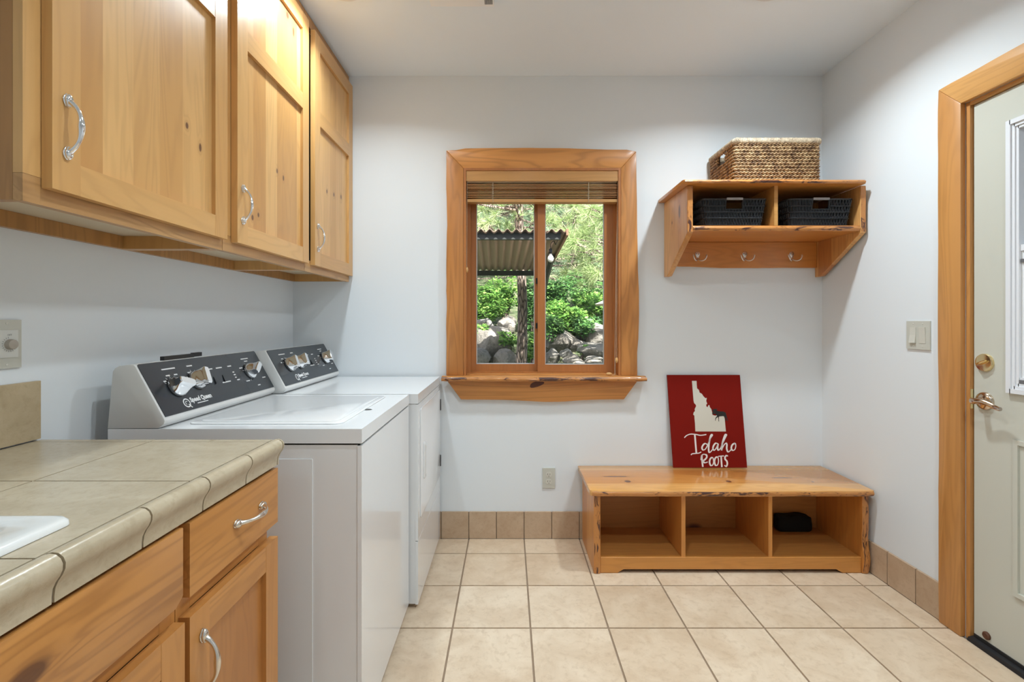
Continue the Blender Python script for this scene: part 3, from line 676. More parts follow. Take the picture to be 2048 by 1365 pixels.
WY0, WY1, WXB, WXF = 1.392, 2.052, -1.150, -.421
wm = thing('washing_machine', 'white top-load washing machine next to the tiled counter', 'washing machine', ((WXB + WXF) / 2, (WY0 + WY1) / 2, 0), 'white laundry machines')
part('cabinet', B().box(WXB + .005, WXF - .014, WY0 + .004, WY1 - .004, .025, .868, .006, 2), M['enamel'], wm, 40)
part('side_emboss', B().box(-1.06, -.564, WY0 + .0015, WY0 + .006, .10, .828, .0022, 2), M['enamel'], wm, 40)
part('front_panel', B().box(WXF - .0135, WXF - .001, WY0 + .002, WY1 - .002, .028, .866, .006, 3), M['enamel'], wm, 50)
part('seam', B().box(WXB + .01, WXF - .008, WY0 + .008, WY1 - .008, .866, .8735), M['black'], wm)
tp = part('top_deck', B().box(WXB, WXF, WY0, WY1, .8735, .915, .009, 4), M['enamel'], wm, 50)
lid = part('lid', B().prism(rr(-.965, -.500, 1.452, 1.992, .025), 'z', .9145, .9195, .003, 2), M['enamel'], wm, 50)
part('lid_dish', B().prism(rr(-.945, -.520, 1.474, 1.970, .03), 'z', .9192, .9208, .0012, 2), M['enamel'], lid, 50)
part('finger_notch', B().lathe([(.0, .0008), (.012, .0008), (.0145, 0)], (-.4925, 1.70, .9150), (0, 0, 1), 20, False), M['black'], wm, 50)
for x in (-1.08, -.50):
    for y in (1.45, 1.99): part('foot', B().lathe([(.018, .0005), (.022, .003), (.022, .014), (.012, .016), (.012, .03)], (x, y, 0), (0, 0, 1), 14), M['rubber'], wm, 50)
dw = [(.087, .145, .060), (.202, .145, .028), (.2915, .1225, .032), (.3436, .122, .036), (.415, .122, .024), (.427, .096, .011), (.426, .085, .012), (.4255, .074, .010), (.430, .063, .018), (.522, .143, .053), (.538, .132, .024), (.482, .107, .022), (.603, .050, .026), (.482, .050, .026), (.544, .0235, .020), (.3385, .064, .050), (.091, .123, .018), (.127, .1225, .016), (.070, .106, .012), (.192, .122, .018), (.226, .1225, .022), (.168, .106, .014)]
console(wm, 0, WY0, WY1, [(.107, .083, -.35), (.212, .0915, 1.25), (.536, .0875, .55)], [(.302, .082), (.356, .083)], dw, (.117, .026), None)
part('console_hinge_strip', B().box(-1.150, -1.140, 1.40, 2.04, .9155, .93), M['plastic'], wm)
# black clip on the console top
ck = thing('plastic_clip', 'slim black plastic clip lying on top of the washer console', 'clip', (-1.108, 1.65, 1.0985))
part('body', B().box(-1.116, -1.102, 1.553, 1.70, 1.0985, 1.1115, .002, 2), M['black'], ck, 40)
part('tip', B().box(-1.115, -1.103, 1.7005, 1.745, 1.1000, 1.1140, .0035, 2), M['rubber'], ck, 40)

DY0_, DY1_, DXB, DXF = 2.064, 2.722, -1.112, -.384
dr = thing('clothes_dryer', 'white front-loading clothes dryer in the corner under the window', 'dryer', ((DXB + DXF) / 2, (DY0_ + DY1_) / 2, 0), 'white laundry machines')
part('cabinet', B().box(DXB + .005, DXF - .012, DY0_ + .003, DY1_ - .003, .02, .872, .006, 2), M['enamel'], dr, 40)
part('top_deck', B().box(DXB, DXF - .001, DY0_, DY1_, .8735, .915, .011, 4), M['enamel'], dr, 50)
part('front_panel', B().box(DXF - .0125, DXF - .001, DY0_ + .001, DY1_ - .001, .2895, .8705, .006, 3), M['enamel'], dr, 50)
part('lower_panel', B().box(DXF - .0125, DXF - .001, DY0_ + .001, DY1_ - .001, .018, .2860, .006, 3), M['enamel'], dr, 50)
dd = part('door', B().prism(rr(2.112, 2.700, .367, .845, .012), 'x', DXF - .0012, DXF + .004, .002, 2), M['enamel'], dr, 50)
hb = B(); hb.prism(rr(2.166, 2.206, .520, .682, .008), 'x', DXF + .0035, DXF + .010, .003, 2)
hd = part('handle', hb, M['enamel'], dd, 50)
part('grip_recess', B().prism(rr(2.176, 2.197, .535, .667, .006), 'x', DXF + .0098, DXF + .0106), M['plastic'], dd, 50)
for z in (.760, .449): part('hinge', B().box(DXF - .004, DXF + .0075, 2.701, 2.7095, z - .031, z + .031, .001), M['black'], dr)
for x in (-1.05, -.45):
    for y in (2.12, 2.66): part('foot', B().lathe([(.018, .0005), (.022, .003), (.022, .012), (.012, .014), (.012, .024)], (x, y, 0), (0, 0, 1), 14), M['rubber'], dr, 50)
dd_ = [(s, q_, w) for s, q_, w in dw if not (.07 < s < .08)]
console(dr, .038, DY0_, DY1_ - .002, [(.129, .090, 1.15), (.238, .0925, 1.2), (.55, .0885, 1.1)], [(.372, .084)], dd_, (.146, .026), None)

# ------------------------------------------------------------------ wall plates
def screw(p, n, par): part('screw', B().lathe([(.0032, 0), (.0030, .0008), (.0015, .0012)], p, n, 10), M['almond_l'], par, 40)
t = thing('timer_switch', 'almond fan timer switch plate on the left wall above the counter', 'timer switch', (XL, 1.172, 1.170))
part('plate', B().box(XL + .0005, XL + .006, 1.136, 1.207, 1.110, 1.228, .003, 2), M['almond'], t, 40)
part('insert', B().box(XL + .0061, XL + .0082, 1.146, 1.197, 1.136, 1.203, .001), M['insert'], t)
part('dial', B().lathe([(.0125, 0), (.0125, .006), (.0115, .0105), (.010, .0115)], (XL + .0083, 1.176, 1.168), (1, 0, 0), 24), flat('timer dial', (.42, .37, .31), .4), t, 40)
pr_ = B()
for k in range(14):
    a = math.radians(100 + k * 18); c, s = math.cos(a), math.sin(a)
    pr_.add([(XL + .0084, 1.176 + c * r + s * w, 1.168 + s * r - c * w) for r, w in ((.015, .0004), (.0185, .0004), (.0185, -.0004), (.015, -.0004))], [(0, 1, 2, 3)])
part('dial_ticks', pr_, M['print_dark'], t)
part('lettering', text_mesh('OFF', .006, None, 'lettering', lambda x, y: (XL + .0084, 1.171 + x, 1.189 + y)), M['print_dark'], t)
for z in (1.119, 1.219): screw((XL + .006, 1.1715, z), (1, 0, 0), t)
t = thing('power_outlet', 'almond duplex power outlet low on the wall beside the bench', 'outlet', (.227, YB, .34))
part('plate', B().box(.192, .263, YB - .006, YB - .0005, .284, .397, .003, 2), M['almond'], t, 40)
for z in (.361, .321):
    o = part('socket', B().prism([(.2275 + .0165 * math.cos(a), z + max(-.0135, min(.0135, .0165 * math.sin(a)))) for a in [k * PI / 12 for k in range(24)]], 'y', YB - .0078, YB - .0061), M['almond_l'], t, 40)
    for dx, h in ((-.0065, .0042), (.0062, .0034)): part('slot', B().box(.2275 + dx - .001, .2275 + dx + .001, YB - .0081, YB - .0078, z + .002 - h, z + .002 + h), M['print_dark'], o)
    part('slot', B().lathe([(.0022, 0), (.0022, .0003)], (.2275, YB - .0078, z - .0085), (0, -1, 0), 10), M['print_dark'], o)
screw((.2275, YB - .006, .341), (0, -1, 0), t)
t = thing('light_switch', 'almond double rocker light switch plate left of the door', 'light switch', (XR, 2.094, 1.165))
part('plate', B().box(XR - .006, XR - .0005, 2.034, 2.154, 1.104, 1.226, .003, 2), M['almond'], t, 40)
for y, flip in ((2.118, 1), (2.070, 0)):
    x0 = XR - .0062
    pr = [(x0, 1.131), (x0, 1.199), (x0 - .0015, 1.199), (x0 - .0025, 1.165), (x0 - .0075, 1.131)] if flip else [(x0, 1.131), (x0, 1.199), (x0 - .004, 1.199), (x0 - .002, 1.165), (x0 - .001, 1.131)]
    part('rocker', B().prism(pr, 'y', y - .0155, y + .0155) , M['almond_l'], t)
    for z in (1.116, 1.214): screw((XR - .006, y, z), (-1, 0, 0), t)

# ------------------------------------------------------------------ door and its trim
dc = thing('trim_1', 'honey pine casing around the exterior door', 'door casing', (XR, 1.4, 0), kind='structure')
cf = 1.752
pl = [(DY1 - .0, .001), (DY1 - .0, DZ1)] + [(DY1 + .098, DZ1 + .098)] + [(DY1 + .0985 + wob(k / 24, 21, .006, 5), DZ1 + .098 - (DZ1 + .097) * k / 24) for k in range(1, 25)]
part('casing', B().prism(pl, 'x', cf, XR - .0005, .003, 2), M['dtrim_z'], dc, 40)
hp = [(DY1, DZ1), (DY1 + .098, DZ1 + .098)] + [(DY1 + .098 - 1.146 * k / 20, DZ1 + .102 + wob(k / 20, 23, .005, 4)) for k in range(1, 20)] + [(DY0 - .098, DZ1 + .098), (DY0, DZ1)]
part('head_casing', B().prism(hp, 'x', cf, XR - .0005, .003, 2), M['dtrim_y'], dc, 40)
pn_ = [(DY0, .001), (DY0, DZ1), (DY0 - .098, DZ1 + .098), (DY0 - .098, .001)]
part('casing', B().prism(pn_, 'x', cf, XR - .0005, .003, 2), M['dtrim_z'], dc, 40)
part('jamb', B().box(XR, XR + .13, DY1 - .017, DY1 - .0005, .001, DZ1 - .0005), M['dtrim_z'], dc)
part('jamb', B().box(XR, XR + .13, DY0 + .0005, DY0 + .017, .001, DZ1 - .0005), M['dtrim_z'], dc)
part('jamb', B().box(XR, XR + .13, DY0 + .0175, DY1 - .0175, DZ1 - .014, DZ1 - .0005), M['dtrim_y'], dc)
part('weatherstrip', B().box(XR + .058, XR + .068, DY1 - .030, DY1 - .0175, .03, DZ1 - .015), M['print'], dc)
part('weatherstrip', B().box(XR + .058, XR + .068, DY0 + .0175, DY0 + .030, .03, DZ1 - .015), M['print'], dc)
part('threshold', B().prism([(cf + .008, .001), (cf + .012, .014), (XR + .01, .018), (XR + .13, .018), (XR + .13, .001)], 'y', DY0 + .0175, DY1 - .018), M['rubber'], dc)
part('strike_plate', B().box(XR + .0005, XR + .03, DY1 - .0185, DY1 - .0171, .89, .965), M['brass'], dc)

DX = 1.785; A0, A1 = DY0 + .021, DY1 - .021
do = thing('door_1', 'cream exterior door with a half-height glazed panel', 'door', (DX, 1.404, .02), kind='structure')
LY0, LY1, LZ0, LZ1 = 1.078, 1.7305, .970, 1.937
b = B(); x0, x1 = DX, DX + .044
b.box(x0, x1, A0, LY0 + .02, .030, 2.053); b.box(x0, x1, LY1 - .02, A1, .030, 2.053); b.box(x0, x1, LY0 + .02, LY1 - .02, .030, LZ0 + .02); b.box(x0, x1, LY0 + .02, LY1 - .02, LZ1 - .02, 2.053)
part('slab', b, M['door'], do)
part('door_sweep', B().box(DX - .004, DX + .03, A0 + .003, A1 - .003, .019, .0295), M['rubber'], do)
for a, c in ((1.430, 1.7105), (1.098, 1.378)):
    pm = part('raised_panel', B(), None, do) if False else None
    rg = B()
    for o_, h0, h1 in ((0, .0, .007), (.022, .0, .004)):
        rg2 = ring(0, 1, 0, 1, .01, .01, .01, .01, 0, 1)
    w = .016
    for (u0, u1, v0, v1) in ((a, a + w, .257, .807), (c - w, c, .257, .807), (a + w, c - w, .257, .257 + w), (a + w, c - w, .807 - w, .807)): rg.box(DX - .007, DX + .001, u0, u1, v0, v1, .0035, 2)
    part('panel_moulding', rg, M['door'], do, 50)
    part('raised_field', B().box(DX - .004, DX + .001, a + .042, c - .042, .300, .764, .004, 2), M['door'], do, 50)
def lite_ring(x0_, x1_, y0, y1, z0, z1, w):
    r = B(); r.box(x0_, x1_, y0, y0 + w, z0, z1, .004, 2); r.box(x0_, x1_, y1 - w, y1, z0, z1, .004, 2); r.box(x0_, x1_, y0 + w - .003, y1 - w + .003, z0, z0 + w, .004, 2); r.box(x0_, x1_, y0 + w - .003, y1 - w + .003, z1 - w, z1, .004, 2); return r
part('lite_frame', lite_ring(DX - .012, DX + .001, LY0, LY1, LZ0, LZ1, .016), M['vinyl'], do, 50)
part('lite_frame', lite_ring(DX - .007, DX + .010, LY0 + .013, LY1 - .013, LZ0 + .013, LZ1 - .013, .014), M['vinyl'], do, 50)
part('lite_frame', lite_ring(DX - .003, DX + .020, LY0 + .025, LY1 - .025, LZ0 + .025, LZ1 - .025, .012), M['vinyl'], do, 50)
part('pane', B().box(DX + .022, DX + .026, LY0 + .021, LY1 - .021, LZ0 + .021, LZ1 - .021), M['glass'], do)
sh = part('window_shade', B().box(DX + .006, DX + .014, LY0 + .038, LY1 - .0375, LZ0 + .05, 1.470), M['fabric_w'], do)
part('shade_rail', B().box(DX + .002, DX + .017, LY0 + .0375, LY1 - .0372, 1.4705, 1.492, .002, 2), M['vinyl'], sh, 40)
part('shade_rail', B().box(DX + .000, DX + .017, LY0 + .0375, LY1 - .0372, LZ0 + .036, LZ0 + .058, .002, 2), M['vinyl'], sh, 40)
part('shade_clip', B().box(DX + .000, DX + .006, LY1 - .050, LY1 - .040, 1.430, 1.442, .001), flat('grey clip', (.15, .15, .16), .4), sh)
part('shade_clip', B().box(DX - .004, DX + .003, LY1 - .056, LY1 - .038, 1.008, 1.020, .001), flat('grey clip dark', (.15, .15, .16), .4), sh)
# deadbolt and lever
db = part('deadbolt', B().lathe([(.0335, .0), (.0335, .006), (.0315, .0092), (.028, .0100), (.002, .0102)], (DX, 1.815, 1.070), (-1, 0, 0), 32), M['brass'], do, 40)
tb = B().box(-.004, .004, -.018, .018, 0, .014, .003, 2); tb.xf(Matrix.Translation((DX - .012, 1.815, 1.070)) @ Matrix.Rotation(-PI / 2, 4, 'Y') @ Matrix.Rotation(math.radians(25), 4, 'Z'))
tb2 = B(); pts = [(DX - .016, 1.815 + a * .9, 1.070 - a * .42) for a in (-.02, -.012, 0, .012, .02)]
tb2.tube(pts, [.003, .0055, .006, .0055, .003], 10, sq=(1.5, .8), up=(1, 0, 0)); part('thumb_turn', tb2, M['brass'], db, 50)
ro = part('lever_handle', B().lathe([(.034, 0), (.034, .003), (.031, .009), (.022, .013), (.013, .015), (.011, .030), (.0115, .048), (.009, .052)], (DX, 1.815, .926), (-1, 0, 0), 32), M['bronze'], do, 40)
lv = spline([(DX - .046, 1.822, .926), (DX - .050, 1.806, .927), (DX - .048, 1.785, .929), (DX - .044, 1.765, .925), (DX - .041, 1.742, .917), (DX - .044, 1.722, .913), (DX - .048, 1.712, .914)], 5)
part('lever', B().tube(lv, [.010 - .004 * k / (len(lv) - 1) for k in range(len(lv))], 12, sq=(.75, 1.15), up=(1, 0, 0)), M['bronze'], ro, 50)
part('latch', B().box(DX + .010, DX + .030, A1 - .002, A1 + .003, .910, .942, .001), M['brass'], do)
part('bumper', B().lathe([(.014, 0), (.014, .006), (.010, .010), (.006, .008)], (DX, 1.808, .052), (-1, 0, 0), 20), M['plug'], do, 40)

# ------------------------------------------------------------------ storage bench
bn = thing('storage_bench', 'low pine bench with three open cubbies and a waney front edge', 'bench', (1.08, 2.54, 0))
BX0, BX1, BY0 = .390, 1.7595, 2.322
fy = lambda x: BY0 + wob((x - BX0) / 1.37, 31, .007, 5) + (.006 if x < BX0 + .03 else 0)
tpl = [(BX0, 2.735), (BX0 + .001, BY0 + .018)] + [(BX0 + .01 + (BX1 - BX0 - .02) * k / 40, fy(BX0 + .01 + (BX1 - BX0 - .02) * k / 40)) for k in range(41)] + [(BX1, BY0 + .012), (BX1, 2.735)]
bmat = wood('bench seat pine', (.80, .47, .19), (.60, .27, .08), SD, 'x', .2, None, 0, .4, .45, bands=('y', [(2.0, -.35), (2.431, .75), (2.649, -.55)]), spots=[(.605, 2.462, .016, .017), (1.118, 2.462, .013, .016), (1.42, 2.52, .05, .007), (.56, 2.54, .07, .008), (1.54, 2.455, .006, .006)], org=ORG[bn.name], plane='xy', tvar=1.2)
top = part('seat_board', B().prism(tpl, 'z', .3845, .4120, .004, 2), bmat, bn, 40)
def waney_x(x0, x1, yf, z0, z1, n_=70, seed=2):
    e = B(); vs = []
    for k in range(n_ + 1):
        x = x0 + (x1 - x0) * k / n_; y = yf(x)
        for t_, dy in ((1, .003), (.75, -.0035), (.4, -.0045 + wob(k / n_, seed, .003, 30)), (0, .001)): vs.append((x, y + dy, z0 + (z1 - z0) * t_))
    return e.add(vs, [(k * 4 + q_, (k + 1) * 4 + q_, (k + 1) * 4 + q_ + 1, k * 4 + q_ + 1) for k in range(n_) for q_ in range(3)])
part('waney_edge', waney_x(BX0 + .012, BX1 - .008, fy, .3860, .4095), M['bark_x'], top, 60, 'bark-flecked front edge')
def upright(x0, x1, y0, y1, z0, z1, seed, amp=.006, bulge=0):
    return [(y1, z0), (y1, z1)] + [(y0 + wob(k / 16, seed, amp, 4) - bulge * math.exp(-((k - 13) / 2.5) ** 2), z1 - (z1 - z0) * k / 16) for k in range(17)]
for (x0, x1, sd, bu) in ((.414, .446, 3, 0), (1.716, 1.7475, 4, .012)):
    s = part('side_panel', B().prism(upright(x0, x1, 2.352, 2.720, .001, .384, sd, .005, bu), 'x', x0, x1, .002), M['bench_z'], bn, 40)
    e = B(); vs = []
    pr = upright(x0, x1, 2.352, 2.72, .001, .384, sd, .005, bu)[2:]
    for y, z in pr:
        for f_, dy in ((0.04, .0005), (.3, -.0025), (.7, -.0025), (.96, .0005)): vs.append((x0 + (x1 - x0) * f_, y + dy, max(.002, z)))
    e.add(vs, [(k * 4 + q_, (k + 1) * 4 + q_, (k + 1) * 4 + q_ + 1, k * 4 + q_ + 1) for k in range(len(pr) - 1) for q_ in range(3)])
    part('waney_edge', e, M['bark_z'], s, 60)
for x0, x1 in ((.842, .862), (1.266, 1.2845)): part('divider', B().box(x0, x1, 2.362, 2.7035, .0765, .3835, .001), M['bench_z'], bn)
part('bottom_board', B().box(.447, 1.7150, 2.378, 2.7035, .058, .0760), M['bench_in'], bn)
part('back_panel', B().box(.447, 1.7150, 2.704, 2.719, .02, .3835), M['bench_in'], bn)
ar = [(.447, .001), (.447, .0775), (1.7150, .0775), (1.7150, .001), (1.625, .001), (1.608, .010), (1.595, .0185), (.560, .0185), (.548, .012), (.530, .001)]
part('apron', B().prism(ar, 'y', 2.357, 2.3775, .0015), M['bench_f'], bn)
# black bundle in the right-hand cubby
bm = bmesh.new(); bmesh.ops.create_cube(bm, size=2); bmesh.ops.subdivide_edges(bm, edges=bm.edges[:], cuts=14, use_grid_fill=True)
for v in bm.verts:
    c = v.co.copy(); k = 9.0; r_ = (abs(c.x) ** k + abs(c.y) ** k + abs(c.z) ** k) ** (1 / k); c = c / r_
    hgt = .086 + .004 * math.sin(c.x * 4.2 + .9) + .006 * noise.noise((c.x * 2.2, c.y * 2, 1.3))
    v.co = (1.5625 + c.x * (.093 + .004 * noise.noise((c.z, c.y, 2))), 2.668 + c.y * .030, .0768 + (c.z + 1) * .5 * hgt)
bm.verts.index_update(); bb_ = B(); bb_.bm(bm, 0, 1)
single('fabric_bundle', bb_, M['soft_black'], 'black fabric bundle at the back of the right bench cubby', 'fabric bundle', (1.5625, 2.668, .0768), smooth=60)

# ------------------------------------------------------------------ painted sign
SW_, SH_ = .408, .512
Sb = Vector((.9155, 2.690, .4135)); Su = Vector((1, 0, 0)); Sv = Vector((-.024, .0335, .5115)).normalized(); Sn = Su.cross(Sv).normalized()
if Sn.y > 0: Sn = -Sn
SP = lambda a, c, h=0: Sb + Su * a + Sv * c + Sn * h
sg = thing('wooden_sign', 'red wooden sign with white state outline and moose leaning on the wall', 'sign', (1.12, 2.70, .413))
bx = B(); q4 = [(0, 0), (SW_, 0), (SW_, SH_), (0, SH_)]
bx.add([SP(a, c, 0) for a, c in q4] + [SP(a, c, -.011) for a, c in q4], [(0, 1, 2, 3), (7, 6, 5, 4), (0, 4, 5, 1), (1, 5, 6, 2), (2, 6, 7, 3), (3, 7, 4, 0)])
part('board', bx, M['red'], sg)
def im(x, y):
    t_ = (y - 62) / 1218; l_ = 240 + 68 * t_; r_ = 1165 + 100 * t_; return ((x - l_) / (r_ - l_) * SW_, (1 - t_) * SH_)
def decal(name, pts, mat, h):
    P2 = [im(*p) for p in pts]; bm_ = bmesh.new(); vv = [bm_.verts.new(SP(a, c, h)) for a, c in P2]; es = [bm_.edges.new((vv[i], vv[(i + 1) % len(vv)])) for i in range(len(vv))]
    bmesh.ops.triangle_fill(bm_, use_beauty=True, edges=es); d = B(); d.bm(bm_, 0, 1); part(name, d, mat, sg)
decal('state_outline', [(553, 140), (612, 140), (614, 190), (618, 240), (640, 258), (646, 275), (650, 295), (680, 312), (700, 345), (725, 370), (742, 366), (735, 405), (748, 445), (735, 452), (736, 476), (752, 490), (762, 462), (775, 462), (782, 490), (800, 512), (808, 545), (815, 590), (850, 600), (890, 590), (920, 604), (962, 606), (972, 640), (978, 700), (988, 808), (594, 808), (590, 700), (584, 640), (582, 600), (567, 585), (575, 555), (590, 540), (587, 515), (606, 472), (598, 452), (580, 435), (572, 400), (565, 300)], M['cream'], .0006)
decal('moose_outline', [(808, 575), (812, 562), (826, 550), (815, 535), (810, 515), (822, 527), (834, 508), (845, 514), (878, 508), (866, 530), (880, 538), (910, 545), (950, 545), (985, 560), (992, 590), (1000, 620), (1014, 660), (1004, 672), (995, 640), (983, 622), (985, 665), (976, 672), (971, 620), (955, 606), (920, 608), (898, 612), (897, 660), (902, 674), (892, 674), (888, 618), (866, 630), (855, 655), (857, 668), (848, 666), (850, 640), (862, 615), (875, 605), (862, 590), (850, 572), (838, 582), (826, 570), (818, 582)], M['black'], .0012)
def stroke(bb2, pts, w0, w1=None, closed=False):
    S_ = spline([(*p, 0) for p in pts], 6, closed); m = len(S_); vs = []; w1 = w1 or w0
    for i, p in enumerate(S_):
        d = (S_[(i + 1) % m] - S_[i - 1]) if closed else (S_[min(i + 1, m - 1)] - S_[max(i - 1, 0)])
        d = d.normalized() if d.length > 1e-6 else Vector((1, 0, 0)); n_ = Vector((-d.y, d.x, 0)); w = (w1 if d.y > .35 else w0) * .5
        for s in (-1, 1): a, c = im(p.x + n_.x * s * w, p.y + n_.y * s * w); vs.append(SP(a, c, .0008))
    k_ = m if closed else m - 1
    bb2.add(vs, [(2 * i, 2 * i + 1, 2 * ((i + 1) % m) + 1, 2 * ((i + 1) % m)) for i in range(k_)])
L1 = {'letter_i': [[(452, 890), (480, 862), (530, 843), (600, 847), (660, 858), (735, 848)], [(586, 848), (592, 920), (598, 1000), (605, 1090)], [(535, 1115), (552, 1100), (600, 1095), (640, 1090), (668, 1075)]],
      'letter_d': [[(752, 985), (722, 965), (694, 985), (678, 1022), (692, 1050), (722, 1038), (750, 990), (785, 905), (814, 858), (806, 848), (790, 870), (772, 950), (764, 1030), (772, 1082), (798, 1066), (822, 1030)]],
      'letter_a': [[(884, 968), (856, 962), (830, 992), (820, 1032), (838, 1054), (866, 1020), (886, 970), (880, 1020), (890, 1054), (916, 1030), (935, 990)]],
      'letter_h': [[(925, 1010), (955, 945), (985, 880), (998, 852), (980, 850), (955, 915), (938, 990), (932, 1056)], [(932, 1056), (955, 1000), (985, 962), (1000, 978), (999, 1035), (1018, 1076), (1050, 1050), (1060, 1030)]],
      'letter_o': [[(1104, 962), (1072, 982), (1058, 1025), (1075, 1056), (1104, 1042), (1116, 1000), (1110, 965), (1096, 968)]]}
L2 = {'letter_r': [[(676, 1118), (678, 1180), (688, 1270)], [(664, 1182), (672, 1125), (702, 1106), (736, 1118), (738, 1148), (712, 1178), (688, 1196), (716, 1216), (752, 1206)]],
      'letter_o': [[(808, 1148), (784, 1168), (776, 1210), (790, 1250), (816, 1246), (828, 1205), (822, 1160)]], 'letter_o_': [[(872, 1140), (848, 1160), (840, 1205), (852, 1248), (878, 1246), (892, 1200), (886, 1152)]],
      'letter_t': [[(888, 1134), (920, 1130), (962, 1128)], [(926, 1130), (930, 1200), (936, 1272)]], 'letter_s': [[(1014, 1132), (998, 1122), (978, 1140), (978, 1170), (1000, 1196), (1006, 1232), (992, 1264), (968, 1250)]]}
for nm, ss in list(L1.items()) + list(L2.items()):
    bb2 = B()
    for s in ss: stroke(bb2, s, 13, 21, closed=(nm.startswith('letter_o')))
    part(nm.rstrip('_'), bb2, M['letter'], sg)

# ------------------------------------------------------------------ wall shelf with hooks
ws_ = thing('wall_shelf', 'pine wall shelf with two cubbies and three coat hooks', 'shelf', (1.3, 2.56, 1.475))
SF = 2.384
fy2 = lambda x: 2.347 + wob((x - .84) / .9, 41, .006, 5)
tpl = [(.846, YB - .001), (.844, 2.358)] + [(.850 + .878 * k / 30, fy2(.850 + .878 * k / 30)) for k in range(31)] + [(1.736, 2.356), (1.738, YB - .001)]
tb_ = part('top_board', B().prism(tpl, 'z', 1.8935, 1.9120, .003, 2), M['shelf_x'], ws_, 40)
part('waney_edge', waney_x(.852, 1.730, fy2, 1.8945, 1.9105, 60, 6), M['bark_x'], tb_, 60)
for x0, x1, sd in ((.879, .907, 51), (1.731, 1.757, 52)):
    pr = [(YB - .001, 1.475), (YB - .001, 1.893)] + [(SF + wob(k / 8, sd, .003, 4), 1.893 - .230 * k / 8) for k in range(9)] + [(SF + .010, 1.655), (2.688, 1.476)]
    smat = wood('shelf side pine', (.74, .44, .19), (.50, .21, .07), SD, 'z', .33, ('y', .11), 0, .5, .25, spots=[(2.495, 1.79, .012, .035), (2.607, 1.755, .006, .008)], org=ORG[ws_.name], tvar=1.3)
    s = part('side_panel', B().prism(pr, 'x', x0, x1, .002), smat, ws_, 40)
    e = B(); vs = []
    for k in range(9):
        for f_ in (.06, .94): vs.append((x0 + (x1 - x0) * f_, SF + wob(k / 8, sd, .003, 4) - .0012, 1.890 - .224 * k / 8))
    e.add(vs, [(2 * k, 2 * k + 1, 2 * k + 3, 2 * k + 2) for k in range(8)]); part('waney_edge', e, M['bark_z'], s, 60)
md = part('middle_board', B().box(.9075, 1.7305, SF + .004, YB - .016, 1.6705, 1.6970, .002), M['shelf_x'], ws_)
part('waney_edge', waney_x(.909, 1.729, lambda x: SF + .003, 1.6725, 1.6950, 50, 7), M['bark_x'], md, 60)
part('divider', B().box(1.3085, 1.3265, SF + .004, YB - .016, 1.6975, 1.8930, .001), M['shelf_in'], ws_)
part('back_panel', B().box(.9075, 1.7305, YB - .0155, YB - .001, 1.6705, 1.8930), M['shelf_in'], ws_)
hp = [(.9075, 1.670), (1.7305, 1.670)] + [(1.7305 - .823 * k / 20, 1.526 + .010 * max(0, (k - 13) / 7) + wob(k / 20, 61, .002, 5)) for k in range(21)]
hbd = part('hook_board', B().prism(hp, 'y', YB - .020, YB - .001, .002), M['shelf_x'], ws_, 40)
for x in (1.060, 1.3245, 1.588):
    y = YB - .020; z = 1.592; h = B()
    h.prism([(x + a, z + c) for a, c in ((-.005, -.022), (.005, -.022), (.007, -.006), (.0125, .006), (.013, .014), (.010, .021), (.004, .0245), (-.004, .0245), (-.010, .021), (-.013, .014), (-.0125, .006), (-.007, -.006))], 'y', y - .0035, y - .0002, .001)
    for s in (-1, 1):
        pth = spline([(x, y - .003, z - .010), (x + s * .004, y - .010, z - .022), (x + s * .016, y - .026, z - .029), (x + s * .029, y - .036, z - .022), (x + s * .036, y - .037, z - .006), (x + s * .037, y - .035, z + .002)], 5)
        h.tube(pth, [.0042 - .0008 * math.sin(PI * k / (len(pth) - 1)) for k in range(len(pth))], 8)
    ho = part('coat_hook', h, M['hook'], ws_, 50)
    for a in (-.0055, .0055): part('screw', B().lathe([(.0026, 0), (.0022, .001)], (x + a, y - .0035, z + .011 - a * .2), (0, -1, 0), 10), M['print_dark'], ho, 40)

# ------------------------------------------------------------------ baskets
def rect_path(x0, x1, y0, y1, r, step):
    c = rr(x0, x1, y0, y1, r, 5); out = []; n_ = len(c)
    for i in range(n_):
        a = Vector(c[i]); d = Vector(c[(i + 1) % n_]) - a; m = max(1, int(d.length / step))
        for k in range(m): out.append(a + d * (k / m))
    return out
sbk = thing('seagrass_basket', 'brown twisted seagrass basket with a cut-out grip on top of the wall shelf', 'basket', (1.344, 2.573, 1.912))
x0, x1, y0, y1 = 1.131, 1.557, 2.424, 2.722; wv = B(); rows = 13; pitch = .0160
path = rect_path(x0, x1, y0, y1, .016, .0047); npth = len(path)
for r_ in range(rows):
    z = 1.9205 + r_ * pitch; hole = 2.060 < z < 2.112
    ok = [not (hole and 2.532 < p.y < 2.608) for p in path]
    for st2 in (0, 1):
        runs = []; cur = []
        for i, p in enumerate(path):
            if ok[i]:
                d = (path[(i + 1) % npth] - path[i - 1]).normalized(); n_ = Vector((d.y, -d.x)); a = 2 * PI * i / 8.0 + PI * st2 + r_ * 1.3
                cur.append((p.x + n_.x * .0032 * math.cos(a), p.y + n_.y * .0032 * math.cos(a), z + .0042 * math.sin(a) + .0012 * noise.noise((i * .13, r_, 0))))
            elif cur: runs.append(cur); cur = []
        if cur: runs.append(cur)
        if all(ok): wv.tube(runs[0], .0042, 6, True)
        else:
            for q_ in runs:
                if len(q_) > 2: wv.tube(q_, .0042, 6)
part('woven_rope', wv, M['seagrass'], sbk, 60, None, 'stuff')
b = B(); 
